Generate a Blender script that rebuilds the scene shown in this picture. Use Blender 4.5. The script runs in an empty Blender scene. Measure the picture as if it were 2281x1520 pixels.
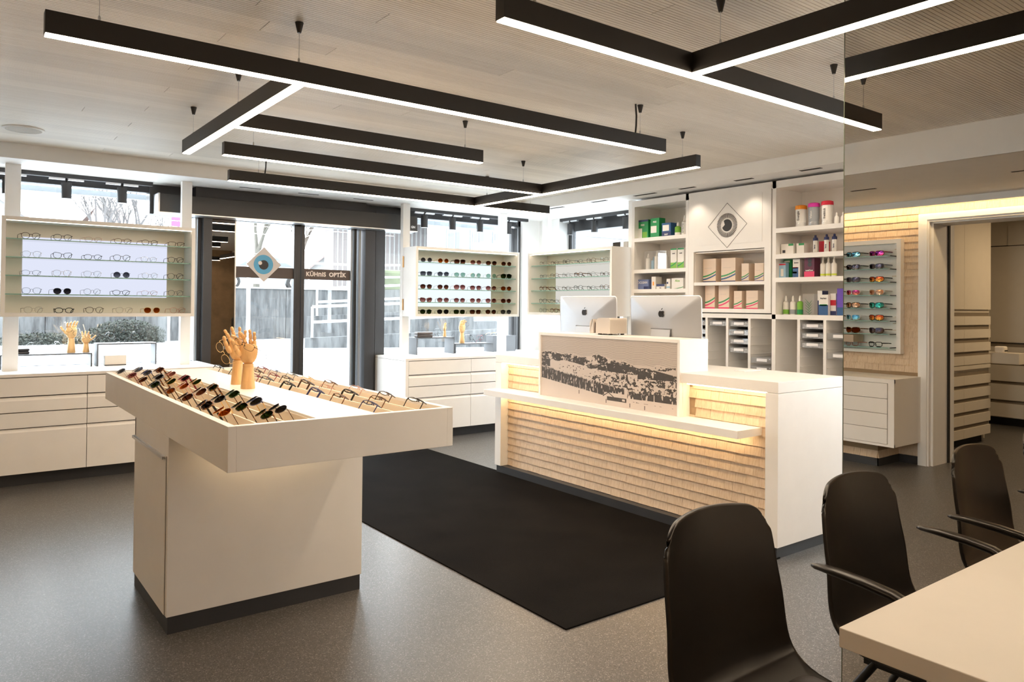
import bpy, bmesh, math, random
import numpy as np
from mathutils import Vector, Matrix
random.seed(7)
R_ = random.Random(11)
SC = bpy.context.scene
COL = SC.collection

# ------------------------------------------------------------------ camera
EYE = (0.0, 0.0, 1.42)
yaw, pitch, roll = [math.radians(a) for a in (52.93779, 0.635164, 0.54017)]
fwd = Vector((math.cos(pitch)*math.cos(yaw), math.cos(pitch)*math.sin(yaw), math.sin(pitch)))
rt = Vector((math.sin(yaw), -math.cos(yaw), 0)); up = rt.cross(fwd)
r2 = math.cos(roll)*rt + math.sin(roll)*up; u2 = -math.sin(roll)*rt + math.cos(roll)*up
cd = bpy.data.cameras.new('camera'); cam = bpy.data.objects.new('camera', cd); COL.objects.link(cam)
m = Matrix((r2, u2, -fwd)).transposed().to_4x4(); m.translation = EYE; cam.matrix_world = m
cd.sensor_width = 36; cd.lens = 1672.78/2281*36; cd.shift_y = (662.47-760)/2281; cd.clip_start = .02; cd.clip_end = 500
SC.camera = cam
# ------------------------------------------------------------------ view + sky
SC.view_settings.view_transform = 'Standard'; SC.view_settings.look = 'None'
SC.view_settings.exposure = 1.82; SC.view_settings.gamma = 1; SC.view_settings.use_curve_mapping = False
W = bpy.data.worlds.new('sky'); SC.world = W; W.use_nodes = True
bg = W.node_tree.nodes['Background']; bg.inputs[0].default_value = (.86, .93, 1.0, 1); bg.inputs[1].default_value = 4.0
SC.cycles.max_bounces = 8; SC.cycles.diffuse_bounces = 6; SC.cycles.glossy_bounces = 5
SC.cycles.transparent_max_bounces = 24; SC.cycles.transmission_bounces = 4
SC.cycles.caustics_reflective = False; SC.cycles.caustics_refractive = False
SC.cycles.sample_clamp_indirect = 10.0
LAMP = 16.0      # radiance of the ceiling lamps
DOWN = 1.6       # watts of the small soffit downlights
STRIP = 8.0     # radiance of the small light strips

P2 = math.pi/2

# ------------------------------------------------------------------ materials
def new_mat(name):
    mt = bpy.data.materials.new(name); mt.use_nodes = True
    nt = mt.node_tree; b = nt.nodes['Principled BSDF']
    return mt, nt, b
def N(nt, t, **k):
    n = nt.nodes.new(t)
    for a, v in k.items(): setattr(n, a, v)
    return n
def lin(c):   # sRGB 0-255 -> linear
    return tuple(((v/255)/12.92 if v/255 <= .04045 else ((v/255+.055)/1.055)**2.4) for v in c)
CACHE = {}
def plain(name, col, rough=.5, metal=0, spec=.5, noise=0, scale=8, bump=0, coat=0, alpha=1):
    key = name
    if key in CACHE: return CACHE[key]
    mt, nt, b = new_mat(name)
    b.inputs['Base Color'].default_value = (*col, 1); b.inputs['Roughness'].default_value = rough
    b.inputs['Metallic'].default_value = metal; b.inputs['Specular IOR Level'].default_value = spec
    b.inputs['Coat Weight'].default_value = coat
    tc = N(nt, 'ShaderNodeTexCoord'); no = N(nt, 'ShaderNodeTexNoise'); no.inputs['Scale'].default_value = scale; no.inputs['Detail'].default_value = 5
    nt.links.new(tc.outputs['Object'], no.inputs['Vector'])
    rmp = N(nt, 'ShaderNodeMapRange'); rmp.inputs[1].default_value = .3; rmp.inputs[2].default_value = .7
    a = max(noise, .02); rmp.inputs[3].default_value = 1-a; rmp.inputs[4].default_value = 1+a*.5
    nt.links.new(no.outputs['Fac'], rmp.inputs[0])
    mx = N(nt, 'ShaderNodeVectorMath', operation='SCALE'); mx.inputs[0].default_value = col
    nt.links.new(rmp.outputs[0], mx.inputs['Scale']); nt.links.new(mx.outputs[0], b.inputs['Base Color'])
    if bump:
        bn = N(nt, 'ShaderNodeBump'); bn.inputs['Strength'].default_value = bump; bn.inputs['Distance'].default_value = .002
        nt.links.new(no.outputs['Fac'], bn.inputs['Height']); nt.links.new(bn.outputs[0], b.inputs['Normal'])
    CACHE[key] = mt; return mt
def emis(name, col, s):
    mt, nt, b = new_mat(name)
    e = N(nt, 'ShaderNodeEmission'); e.inputs[0].default_value = (*col, 1); e.inputs[1].default_value = s
    nt.links.new(e.outputs[0], nt.nodes['Material Output'].inputs[0]); nt.nodes.remove(b); return mt
def facing_fresnel(nt, ior, k=1.6):
    """surface reflectance on the outer faces only"""
    fr = N(nt, 'ShaderNodeFresnel'); fr.inputs[0].default_value = ior
    ge = N(nt, 'ShaderNodeNewGeometry'); iv = N(nt, 'ShaderNodeMath', operation='SUBTRACT'); iv.inputs[0].default_value = 1; nt.links.new(ge.outputs['Backfacing'], iv.inputs[1])
    m1 = N(nt, 'ShaderNodeMath', operation='MULTIPLY'); m1.inputs[1].default_value = k; m1.use_clamp = True; nt.links.new(fr.outputs[0], m1.inputs[0])
    m2 = N(nt, 'ShaderNodeMath', operation='MULTIPLY'); nt.links.new(m1.outputs[0], m2.inputs[0]); nt.links.new(iv.outputs[0], m2.inputs[1]); return m2
def sheet_glass(name, tint=(1, 1, 1), refl=1.0, ior=1.5, rough=0, body=None, bodyf=0):
    mt, nt, b = new_mat(name); nt.nodes.remove(b)
    tr = N(nt, 'ShaderNodeBsdfTransparent'); tr.inputs[0].default_value = (*tint, 1)
    gl = N(nt, 'ShaderNodeBsdfGlossy'); gl.inputs['Roughness'].default_value = rough; gl.inputs[0].default_value = (refl, refl, refl, 1)
    fr = facing_fresnel(nt, ior)
    mx = N(nt, 'ShaderNodeMixShader'); nt.links.new(fr.outputs[0], mx.inputs[0])
    src = tr
    if body:
        df = N(nt, 'ShaderNodeBsdfDiffuse'); df.inputs[0].default_value = (*body, 1)
        m2 = N(nt, 'ShaderNodeMixShader'); m2.inputs[0].default_value = bodyf
        nt.links.new(tr.outputs[0], m2.inputs[1]); nt.links.new(df.outputs[0], m2.inputs[2]); src = m2
    nt.links.new(src.outputs[0], mx.inputs[1]); nt.links.new(gl.outputs[0], mx.inputs[2])
    nt.links.new(mx.outputs[0], nt.nodes['Material Output'].inputs[0]); return mt

WHITE = plain('white_laminate', (.85, .83, .80), .42, noise=.015)
WHITE2 = plain('white_paint', (.86, .855, .84), .6, noise=.02)
DESKW = plain('desk_laminate', (.70, .67, .62), .38, noise=.015)
DARKGAP = plain('dark_gap', (.02, .018, .016), .8)
KICK = plain('dark_plinth', (.035, .036, .04), .45, noise=.1)
ANTH = plain('anthracite_frame', (.045, .045, .048), .4, metal=.3, noise=.1, scale=3)
BLACK = plain('black_lamp_housing', (.016, .014, .013), .45, noise=.1)
BLACKM = plain('black_metal', (.02, .02, .02), .4, metal=.5)
STEEL = plain('steel', (.6, .6, .6), .3, metal=1)
ALU = plain('aluminium', (.72, .73, .75), .33, metal=1)
GREYALU = plain('grey_aluminium_profile', (.30, .33, .36), .4, metal=.4)
BRASS = plain('bronze_hinge', (.55, .36, .18), .35, metal=.9)
LAMPE = emis('lamp_diffuser', (1.0, .79, .57), LAMP)
STRIPE = emis('warm_light_strip', (1.0, .70, .38), STRIP)
CASELED = emis('case_light_strip', (1.0, .84, .64), 1.6)
BACKLIT = emis('glow_panel', (.80, .84, 1.0), .27)
BACKLIT2 = emis('backlit_panel_green', (.86, .95, 1.0), .30)
GLASS = sheet_glass('window_glass', (.97, .985, .98), .9)
DGLASS = sheet_glass('dark_side_glass', (.05, .05, .055), .9, ior=2.6)
SHELFG = sheet_glass('shelf_glass', (.86, .95, .92), .9, body=(.55, .75, .68), bodyf=.08)
SHELFE = plain('glass_edge', (.22, .42, .36), .2)
MIRROR = None
mt, nt, b = new_mat('mirror'); nt.nodes.remove(b)
g = N(nt, 'ShaderNodeBsdfGlossy'); g.inputs[0].default_value = (.86, .84, .80, 1); g.inputs['Roughness'].default_value = 0
nt.links.new(g.outputs[0], nt.nodes['Material Output'].inputs[0]); MIRROR = mt
CLEARP = sheet_glass('clear_plastic', (.97, .975, .98), .9, body=(.8, .82, .85), bodyf=.10)

def floor_mat(name, base, spec_a, spec_b, rough):
    mt, nt, b = new_mat(name)
    tc = N(nt, 'ShaderNodeTexCoord'); v = N(nt, 'ShaderNodeTexVoronoi'); v.inputs['Scale'].default_value = 260
    nt.links.new(tc.outputs['Object'], v.inputs['Vector'])
    cr = N(nt, 'ShaderNodeValToRGB'); e = cr.color_ramp.elements
    e[0].position = .0; e[0].color = (*spec_a, 1); e[1].position = 1; e[1].color = (*spec_b, 1)
    n1 = e.new(.18); n1.color = (*base, 1); n2 = e.new(.82); n2.color = (*base, 1)
    sp = N(nt, 'ShaderNodeSeparateColor'); nt.links.new(v.outputs['Color'], sp.inputs[0]); nt.links.new(sp.outputs[0], cr.inputs[0])
    nt.links.new(cr.outputs[0], b.inputs['Base Color'])
    no = N(nt, 'ShaderNodeTexNoise'); no.inputs['Scale'].default_value = 300
    nt.links.new(tc.outputs['Object'], no.inputs['Vector'])
    bn = N(nt, 'ShaderNodeBump'); bn.inputs['Strength'].default_value = .15; bn.inputs['Distance'].default_value = .0008
    nt.links.new(no.outputs['Fac'], bn.inputs['Height']); nt.links.new(bn.outputs[0], b.inputs['Normal'])
    b.inputs['Roughness'].default_value = rough; return mt
FLOORM = floor_mat('speckled_floor', (.088, .082, .077), (.024, .022, .021), (.27, .26, .245), .33)
mt, nt, b = new_mat('dark_mat_pile')
tc = N(nt, 'ShaderNodeTexCoord'); n1 = N(nt, 'ShaderNodeTexNoise'); n1.inputs['Scale'].default_value = 420; n1.inputs['Detail'].default_value = 2
n2 = N(nt, 'ShaderNodeTexNoise'); n2.inputs['Scale'].default_value = 3.0
nt.links.new(tc.outputs['Object'], n1.inputs['Vector']); nt.links.new(tc.outputs['Object'], n2.inputs['Vector'])
cr = N(nt, 'ShaderNodeValToRGB'); cr.color_ramp.elements[0].position = .35; cr.color_ramp.elements[0].color = (.003, .0028, .0025, 1)
cr.color_ramp.elements[1].position = .72; cr.color_ramp.elements[1].color = (.017, .0145, .013, 1)
nt.links.new(n1.outputs['Fac'], cr.inputs[0])
mr = N(nt, 'ShaderNodeMapRange'); mr.inputs[1].default_value = .3; mr.inputs[2].default_value = .7; mr.inputs[3].default_value = .75; mr.inputs[4].default_value = 1.2
nt.links.new(n2.outputs['Fac'], mr.inputs[0])
vm = N(nt, 'ShaderNodeVectorMath', operation='SCALE'); nt.links.new(cr.outputs[0], vm.inputs[0]); nt.links.new(mr.outputs[0], vm.inputs['Scale'])
nt.links.new(vm.outputs[0], b.inputs['Base Color']); b.inputs['Roughness'].default_value = .9; b.inputs['Specular IOR Level'].default_value = .03
bn = N(nt, 'ShaderNodeBump'); bn.inputs['Strength'].default_value = .8; bn.inputs['Distance'].default_value = .003
nt.links.new(n1.outputs['Fac'], bn.inputs['Height']); nt.links.new(bn.outputs[0], b.inputs['Normal']); CARPET = mt

def wood(name, c1, c2, axis, scale=60, rough=.55, per_obj=.22, stretch=.06, bump=.25):
    """grain running along axis (0,1,2); tone varies from object to object"""
    mt, nt, b = new_mat(name)
    tc = N(nt, 'ShaderNodeTexCoord'); mp = N(nt, 'ShaderNodeMapping'); s = [1, 1, 1]; s[axis] = stretch; mp.inputs['Scale'].default_value = s
    oi = N(nt, 'ShaderNodeObjectInfo'); ad = N(nt, 'ShaderNodeVectorMath', operation='ADD')
    mu = N(nt, 'ShaderNodeMath', operation='MULTIPLY'); mu.inputs[1].default_value = 37
    nt.links.new(oi.outputs['Random'], mu.inputs[0]); nt.links.new(tc.outputs['Object'], ad.inputs[0]); nt.links.new(mu.outputs[0], ad.inputs[1])
    nt.links.new(ad.outputs[0], mp.inputs['Vector'])
    no = N(nt, 'ShaderNodeTexNoise'); no.inputs['Scale'].default_value = scale; no.inputs['Detail'].default_value = 6; no.inputs['Roughness'].default_value = .65
    nt.links.new(mp.outputs[0], no.inputs['Vector'])
    cr = N(nt, 'ShaderNodeValToRGB'); cr.color_ramp.elements[0].position = .32; cr.color_ramp.elements[0].color = (*c2, 1)
    cr.color_ramp.elements[1].position = .62; cr.color_ramp.elements[1].color = (*c1, 1)
    nt.links.new(no.outputs['Fac'], cr.inputs[0])
    mr = N(nt, 'ShaderNodeMapRange'); mr.inputs[3].default_value = 1-per_obj; mr.inputs[4].default_value = 1+per_obj*.35
    nt.links.new(oi.outputs['Random'], mr.inputs[0])
    vm = N(nt, 'ShaderNodeVectorMath', operation='SCALE'); nt.links.new(cr.outputs[0], vm.inputs[0]); nt.links.new(mr.outputs[0], vm.inputs['Scale'])
    nt.links.new(vm.outputs[0], b.inputs['Base Color']); b.inputs['Roughness'].default_value = rough
    bn = N(nt, 'ShaderNodeBump'); bn.inputs['Strength'].default_value = bump; bn.inputs['Distance'].default_value = .0015
    nt.links.new(no.outputs['Fac'], bn.inputs['Height']); nt.links.new(bn.outputs[0], b.inputs['Normal']); return mt
SHINGLE = wood('wooden_shingle', (.70, .56, .41), (.58, .43, .29), 2, 110, .65, .07)
CEILW = wood('pale_ceiling_wood', (.86, .82, .75), (.79, .74, .66), 0, 70, .5, .10, .03, .08)
HANDW = wood('beech_wood', (.80, .50, .22), (.62, .35, .14), 2, 40, .4, .04, .10, .1)
CHAIRM = plain('black_chair_shell', (.009, .0065, .005), .30, noise=.15, scale=30)
PADM = plain('dark_brown_seat_leather', (.022, .014, .010), .5, noise=.15, scale=120, bump=.3)

# ------------------------------------------------------------------ mesh builder
class MB:
    def __init__(s): s.v = []; s.f = []; s.m = []
    def poly(s, pts, mi=0):
        i = len(s.v); s.v += [tuple(p) for p in pts]; s.f.append(tuple(range(i, i+len(pts)))); s.m.append(mi); return s
    def box(s, x0, x1, y0, y1, z0, z1, mi=0, mf=None):
        if x0 > x1: x0, x1 = x1, x0
        if y0 > y1: y0, y1 = y1, y0
        if z0 > z1: z0, z1 = z1, z0
        i = len(s.v); s.v += [(x, y, z) for x in (x0, x1) for y in (y0, y1) for z in (z0, z1)]
        F = [(0, 1, 3, 2), (4, 6, 7, 5), (0, 4, 5, 1), (2, 3, 7, 6), (0, 2, 6, 4), (1, 5, 7, 3)]   # -x +x -y +y -z +z
        for k, f in enumerate(F): s.f.append(tuple(i+a for a in f)); s.m.append(mf.get(k, mi) if mf else mi)
        return s
    def tube(s, pts, r, n=6, mi=0, closed=False, flat=1.0):
        pts = [Vector(p) for p in pts]; L = len(pts); rr = r if isinstance(r, (list, tuple)) else [r]*L
        base = len(s.v); prev = None
        for k, p in enumerate(pts):
            a = pts[(k-1) % L] if (closed or k > 0) else p; c = pts[(k+1) % L] if (closed or k < L-1) else p
            t = (c-a)
            t = t.normalized() if t.length > 1e-9 else Vector((0, 0, 1))
            if prev is None:
                ref = Vector((0, 0, 1)) if abs(t.z) < .9 else Vector((0, 1, 0)); u = t.cross(ref).normalized()
            else:
                u = (prev-t*prev.dot(t)); u = u.normalized() if u.length > 1e-9 else t.orthogonal().normalized()
            prev = u; w = t.cross(u)
            for j in range(n):
                an = 2*math.pi*j/n; s.v.append(tuple(p + u*math.cos(an)*rr[k] + w*math.sin(an)*rr[k]*flat))
        for k in range(L if closed else L-1):
            for j in range(n):
                a = base+k*n+j; b = base+k*n+(j+1) % n; k2 = (k+1) % L
                s.f.append((a, b, base+k2*n+(j+1) % n, base+k2*n+j)); s.m.append(mi)
        if not closed:
            s.f.append(tuple(base+j for j in range(n))[::-1]); s.m.append(mi)
            s.f.append(tuple(base+(L-1)*n+j for j in range(n))); s.m.append(mi)
        return s
    def lathe(s, prof, c=(0, 0, 0), n=20, mi=0, sx=1, sy=1):
        base = len(s.v)
        for r, z in prof:
            for j in range(n):
                a = 2*math.pi*j/n; s.v.append((c[0]+r*sx*math.cos(a), c[1]+r*sy*math.sin(a), c[2]+z))
        for k in range(len(prof)-1):
            for j in range(n):
                a = base+k*n+j; b = base+k*n+(j+1) % n
                s.f.append((a, b, b+n, a+n)); s.m.append(mi)
        s.f.append(tuple(base+j for j in range(n))[::-1]); s.m.append(mi)
        s.f.append(tuple(base+(len(prof)-1)*n+j for j in range(n))); s.m.append(mi)
        return s
    def mesh(s, name, mats, off=(0, 0, 0), smooth=None):
        me = bpy.data.meshes.new(name)
        v = s.v if off == (0, 0, 0) else [(a-off[0], b-off[1], c-off[2]) for a, b, c in s.v]
        me.from_pydata(v, [], s.f)
        for mm in (mats if isinstance(mats, (list, tuple)) else [mats]): me.materials.append(mm)
        if any(s.m): me.polygons.foreach_set('material_index', s.m)
        if smooth is not None:
            me.polygons.foreach_set('use_smooth', [True]*len(me.polygons)); me.set_sharp_from_angle(angle=math.radians(smooth))
        me.update(); return me
    def build(s, name, mats, parent=None, smooth=None, bev=0, local=False):
        off = (0, 0, 0)
        if parent is not None and not local: off = tuple(ORG.get(parent.name, (0, 0, 0)))
        return link(name, s.mesh(name, mats, off, smooth), parent, bev)
ORG = {}
def link(name, me, parent=None, bev=0):
    o = bpy.data.objects.new(name, me); COL.objects.link(o)
    if parent is not None: o.parent = parent; ORG[o.name] = ORG.get(parent.name, (0, 0, 0))
    if bev:
        md = o.modifiers.new('bevel', 'BEVEL'); md.width = bev; md.segments = 2; md.limit_method = 'ANGLE'
    return o
def tag(o, label=None, cat=None, group=None, kind=None):
    if label: o['label'] = label
    if cat: o['category'] = cat
    if group: o['group'] = group
    if kind: o['kind'] = kind
    return o
def thing(name, loc, label, cat, group=None, rot=None):
    o = bpy.data.objects.new(name, None); o.empty_display_size = .1; COL.objects.link(o); o.location = loc; ORG[o.name] = tuple(loc)
    if rot: o.rotation_euler = rot
    return tag(o, label, cat, group)
def struct(o): o['kind'] = 'structure'; return o
def B(*a, **k): return MB().box(*a, **k)
def text_mesh(txt, size, ext=.0008, bold=.0, mirror=False, spacing=1.0, align='CENTER'):
    cu = bpy.data.curves.new('txt', 'FONT'); cu.body = txt; cu.size = size; cu.extrude = ext; cu.offset = bold
    cu.align_x = align; cu.align_y = 'CENTER'; cu.space_character = spacing; cu.resolution_u = 3
    o = bpy.data.objects.new('txt', cu); COL.objects.link(o); bpy.context.view_layer.update()
    me = bpy.data.meshes.new_from_object(o); bpy.data.objects.remove(o); return me
def put_text(name, txt, size, mat, parent, loc, face, ext=.0006, bold=0., spin=0, **k):
    """face '-x' readable from -x side, '-y' readable from -y side; loc is world"""
    me = text_mesh(txt, size, ext, bold, **k); me.materials.clear(); me.materials.append(mat)
    o = link(name, me, parent); off = Vector(ORG.get(parent.name, (0, 0, 0))) if parent is not None else Vector()
    o.location = Vector(loc)-off
    ax = {'-x': Matrix(((0, -1, 0), (0, 0, 1), (-1, 0, 0))), '-y': Matrix(((1, 0, 0), (0, 0, 1), (0, -1, 0))), '+x': Matrix(((0, 1, 0), (0, 0, 1), (1, 0, 0)))}[face]
    # rows above are local X, Y(up), Z(normal) axes in world
    M = ax.transposed() @ Matrix.Rotation(spin, 3, 'Z')
    o.rotation_euler = M.to_euler(); return o

ZC, ZS = 2.629, 2.513      # slatted ceiling, soffit
# ================================================================== SHELL
fl = struct(B(-6.2, 6.6, -2.7, 7.72, -.12, 0).build('floor', FLOORM))
mat_o = B(2.19, 3.80, 2.485, 7.55, 0, .007).build('floor_mat', CARPET)
tag(mat_o, 'large dark brown-black entrance mat between display table and reception counter', 'mat')

# ceiling: long boards with seven slats each
struct(B(.11, 5.32, -2.7, 6.88, ZC+.012, ZC+.05).build('ceiling', DARKGAP))
ceil = bpy.data.objects['ceiling']
PITCH = .0190
def board_mesh(L):
    mb = MB(); 
    for k in range(7):
        y0 = k*PITCH+.0016; y1 = (k+1)*PITCH-.0016
        mb.poly([(0, y0, 0), (0, y1, 0), (L, y1, 0), (L, y0, 0)])
        mb.poly([(0, y0, .009), (0, y0, 0), (L, y0, 0), (L, y0, .009)]); mb.poly([(0, y1, 0), (0, y1, .009), (L, y1, .009), (L, y1, 0)])
    y0, y1 = 0, 7*PITCH
    mb.poly([(0, y0, .009), (L, y0, .009), (L, y1, .009), (0, y1, .009)], 1)
    mb.poly([(0, y0, .009), (0, y1, .009), (0, y1, .011), (0, y0, .011)]); 
    return mb.mesh('ceiling_board', [CEILW, plain('groove', (.16, .13, .11), .8)])
BM = {}
y = -2.66; row = 0
while y < 6.86:
    x = .11; first = True
    off = [.42, 1.35, .88, 2.2][row % 4] if row % 4 else R_.uniform(.5, 2.1)
    cuts = [off]; 
    while cuts[-1] < 4.3: cuts.append(cuts[-1]+2.4)
    cuts = [c for c in cuts if c < 4.9]+[5.21]
    a = 0
    for c in cuts:
        L = round(c-a, 3); key = round(L, 1)
        me = BM.get((row % 4, L)) or board_mesh(L-.0025); BM[(row % 4, L)] = me
        if y > -.6 or True:
            o = link('ceiling_board', me, ceil); o.location = (.11+a+.001, y, ZC)
        a = c
    y += 7*PITCH; row += 1
# bulkheads and soffits
def soffit(name, x0, x1, y0, y1, z0, z1): return struct(B(x0, x1, y0, y1, z0, z1).build(name, WHITE2))
soffit('trim_1', -1.75, 6.6, 6.88, 7.56, ZS, ZS+.3)          # above the shop windows
soffit('trim_2', 5.32, 6.6, -2.7, 6.88, ZS, ZS+.3)
soffit('trim_3', -1.58, .11, -2.7, 6.88, 2.40, 2.45)
struct(B(.10, .118, -2.7, 6.88, 2.40, 2.80).build('trim_4', WHITE2))
struct(B(-1.60, -1.57, -2.7, 6.88, 2.345, 2.45).build('trim_5', WHITE2))
struct(B(-1.9, 6.6, -2.7, 7.56, 2.85, 2.95).build('ceiling_slab', WHITE2)); bpy.data.objects['ceiling_slab'].name = 'trim_6'
cove = B(-1.62, -1.605, -2.6, 6.8, 2.36, 2.395).build('cove_light', [STRIPE]); tag(cove, 'warm light strip in the ceiling cove over the shingled wall, seen in mirror', 'light')
# slots in the soffits
def slots(name, lst, z):
    for x0, x1, y0, y1 in lst:
        o = B(x0, x1, y0, y1, z-.002, z+.004).build(name, DARKGAP)
        yield o
k = 0
SL = [(5.395, 5.435, b, a) for a, b in ((6.48, 6.24), (5.79, 5.57), (5.18, 4.90), (4.61, 4.43), (4.0, 3.82), (3.38, 3.20), (2.7, 2.5))]
for i, o in enumerate(slots('ceiling_vent', SL, ZS)):
    tag(o, 'narrow black air slot in the white soffit over the shelf wall, %s from the window' % ['first', 'second', 'third', 'fourth', 'fifth', 'sixth', 'seventh'][i], 'vent', 'soffit air slots')
for yy in (6.36, 5.68, 5.04, 4.52, 3.91, 3.29, 2.6):
    d = bpy.data.lights.new('soffit_spot', 'SPOT'); d.energy = DOWN; d.color = (1, .84, .66); d.spot_size = math.radians(100); d.spot_blend = .6; d.shadow_soft_size = .03
    lo = bpy.data.objects.new('soffit_spot', d); COL.objects.link(lo); lo.location = (5.415, yy, ZS-.012); lo.rotation_euler = (0, math.radians(-4), 0)
SL = [(2.20, 2.40, 7.17, 7.195), (2.77, 2.98, 7.17, 7.195), (3.36, 3.58, 7.17, 7.195)]
for i, o in enumerate(slots('ceiling_vent', SL, ZS)):
    tag(o, 'narrow black air slot in soffit over the entrance, %s from the left' % ['first', 'second', 'third'][i], 'vent', 'soffit air slots')
SL = [(-.65, -.62, 3.08, 3.29), (-.65, -.62, 1.9, 2.11)]
for i, o in enumerate(slots('ceiling_vent', SL, 2.40)):
    tag(o, 'narrow black slot in the low soffit seen in the mirror, %s' % ['left of the doorway', 'right at picture edge'][i], 'vent', 'soffit air slots')
for i, (x0, x1, y0, y1) in enumerate([(4.3, 5.9, 7.05, 7.058), (5.78, 5.788, 5.6, 7.0)]):
    struct(B(x0, x1, y0, y1, ZS-.001, ZS+.002).build('trim_%d' % (7+i), GREYALU))
sp = MB().lathe([(.0, -.0), (.125, 0), (.128, .006), (.12, .008)], (.425, 6.27, ZC-.012), 32)
sp = thing('ceiling_speaker', (.425, 6.27, ZC), 'round white speaker cover flush in the slatted ceiling, top left', 'speaker')
MB().lathe([(.128, 0), (.128, -.006), (.112, -.011), (.11, -.008)], (.425, 6.27, ZC), 36).build('rim', WHITE2, sp, 40)
MB().lathe([(.109, -.004), (.109, -.0095)], (.425, 6.27, ZC), 36).build('grille', plain('speaker_cloth', (.6, .59, .56), .8, noise=.2, scale=300), sp)

# right wall, back wall pieces, room behind the camera
struct(MB().box(5.98, 6.15, 2.25, 5.40, 0, 2.8).box(5.98, 6.15, -2.7, -2.2, 0, 2.8).box(5.98, 6.15, -2.2, .9, 0, 2.42).box(5.98, 6.15, .9, 2.25, 0, .75).box(5.98, 6.15, -2.2, 2.25, 2.42, 2.8).build('wall_right', WHITE2))
w5 = struct(MB().box(6.02, 6.08, .9, .95, .75, 2.42).box(6.02, 6.08, 2.2, 2.25, .75, 2.42).box(6.02, 6.08, .95, 2.2, .75, .80).box(6.02, 6.08, .95, 2.2, 2.37, 2.42).build('window_5', ANTH))
B(6.05, 6.06, .95, 2.2, .80, 2.37).build('pane', GLASS, w5)
struct(B(6.35, 6.6, 5.30, 7.9, 0, .85).build('wall_right_window', WHITE2)); bpy.data.objects['wall_right_window'].name = 'wall_right_low'
struct(B(6.14, 6.6, 7.16, 7.9, 0, 2.8).build('wall_corner', WHITE2))
struct(B(6.14, 6.36, 5.30, 5.42, 0, 2.8).build('wall_right_return', WHITE2))
struct(B(5.86, 6.14, 7.55, 7.9, 0, 2.8).build('wall_back_right', WHITE2))
struct(B(-2.2, .20, 7.60, 7.75, 0, 2.8).build('wall_back_left', WHITE2))
struct(B(.20, 1.97, 7.60, 7.75, 0, .86).build('wall_back_low', WHITE2))
struct(B(3.89, 5.87, 7.60, 7.75, 0, .86).build('wall_back_sill', WHITE2))
struct(B(-6.2, 6.6, -2.85, -2.7, 0, 2.9).build('wall_front', plain('warm_wood_wall', (.42, .27, .14), .6, noise=.25, scale=5)))
bs = struct(B(5.965, 5.98, -2.7, 3.0, 0, .07).build('baseboard_right', KICK))

# ------------------------------------------------------------------ shingles
SHM = {}
def shingle_mesh(wd, h=.066):
    key = round(wd, 3)
    if key in SHM: return SHM[key]
    mb = MB(); t = .012; g = .0007
    # local: width along X, height Z, front towards -Y; thick at the bottom, thin at the top
    a = [(-wd/2+g, 0, 0), (wd/2-g, 0, 0), (wd/2-g, 0, h), (-wd/2+g, 0, h)]
    b_ = [(-wd/2+g, -t, 0), (wd/2-g, -t, 0), (wd/2-g, -.001, h), (-wd/2+g, -.001, h)]
    mb.poly(b_); mb.poly([a[0], a[1], b_[1], b_[0]]); mb.poly([a[1], a[2], b_[2], b_[1]]); mb.poly([a[3], a[0], b_[0], b_[3]]); mb.poly([b_[3], b_[2], a[2], a[3]])
    SHM[key] = mb.mesh('shingle', SHINGLE); return SHM[key]
WIDTHS = [.060, .075, .09, .10, .115, .13, .15]
def shingle_field(parent, u0, u1, z0, z1, pitch, place, skip=None, limit=300, rnd=R_, wmul=1.0):
    """place(u, z) -> (loc, rotz); joins the overflow"""
    z = z0; n = 0; over = []
    while z < z1-.005:
        u = u0
        while u < u1-.005:
            w = rnd.choice(WIDTHS)*wmul
            if u+w > u1-.04: w = u1-u
            w = round(w, 3)
            uc = u+w/2
            if not (skip and skip(u, u+w, z)):
                if n < limit:
                    o = link('shingle', shingle_mesh(w), parent); loc, rz = place(uc, z+rnd.uniform(-.0015, .0015))
                    o.location = Vector(loc)-Vector(ORG.get(parent.name, (0, 0, 0))); o.rotation_euler = (rnd.uniform(-.004, .012), 0, rz); n += 1
                else: over.append((uc, z, w))
            u += w
        z += pitch
    if over:
        mb = MB()
        for uc, z, w in over:
            loc, rz = place(uc, z); c, s_ = math.cos(rz), math.sin(rz)
            me = shingle_mesh(w); base = len(mb.v)
            for v in me.vertices: mb.v.append((loc[0]+v.co.x*c-v.co.y*s_, loc[1]+v.co.x*s_+v.co.y*c, loc[2]+v.co.z))
            for p in me.polygons: mb.f.append(tuple(base+i for i in p.vertices)); mb.m.append(0)
        o = mb.build('shingle_field', SHINGLE, parent); o['kind'] = 'stuff'
    return n

# left wall (seen in the mirror) with doorway
WL = -1.75
wl = struct(MB().box(WL-.14, WL, 3.19, 7.7, 0, 2.85).box(WL-.14, WL, 1.55, 3.19, 2.24, 2.85).box(WL-.14, WL, -2.7, 1.55, 0, 2.85).build('wall_left', plain('shingle_batten', (.35, .25, .15), .8)))
def pl(u, z): return ((WL+.001, u, z), P2)
def skL(a, b_, z): return (a > 3.40 and 1.01 < z < 2.0) or (z+.06 > .21 and z < .80 and a > 3.2)
shingle_field(wl, 3.24, 4.10, .075, 2.44, .0635, pl, skL, 250)
shingle_field(wl, 1.6, 3.24, 2.295, 2.44, .0635, pl, None, 48)
shingle_field(wl, 4.10, 6.9, .82, 2.44, .0635, pl, None, 0)
shingle_field(wl, -2.6, 1.5, .07, 2.44, .0635, pl, None, 0)
struct(B(WL, WL+.014, 3.24, 3.52, 0, .072).build('baseboard_left', KICK))
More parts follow.
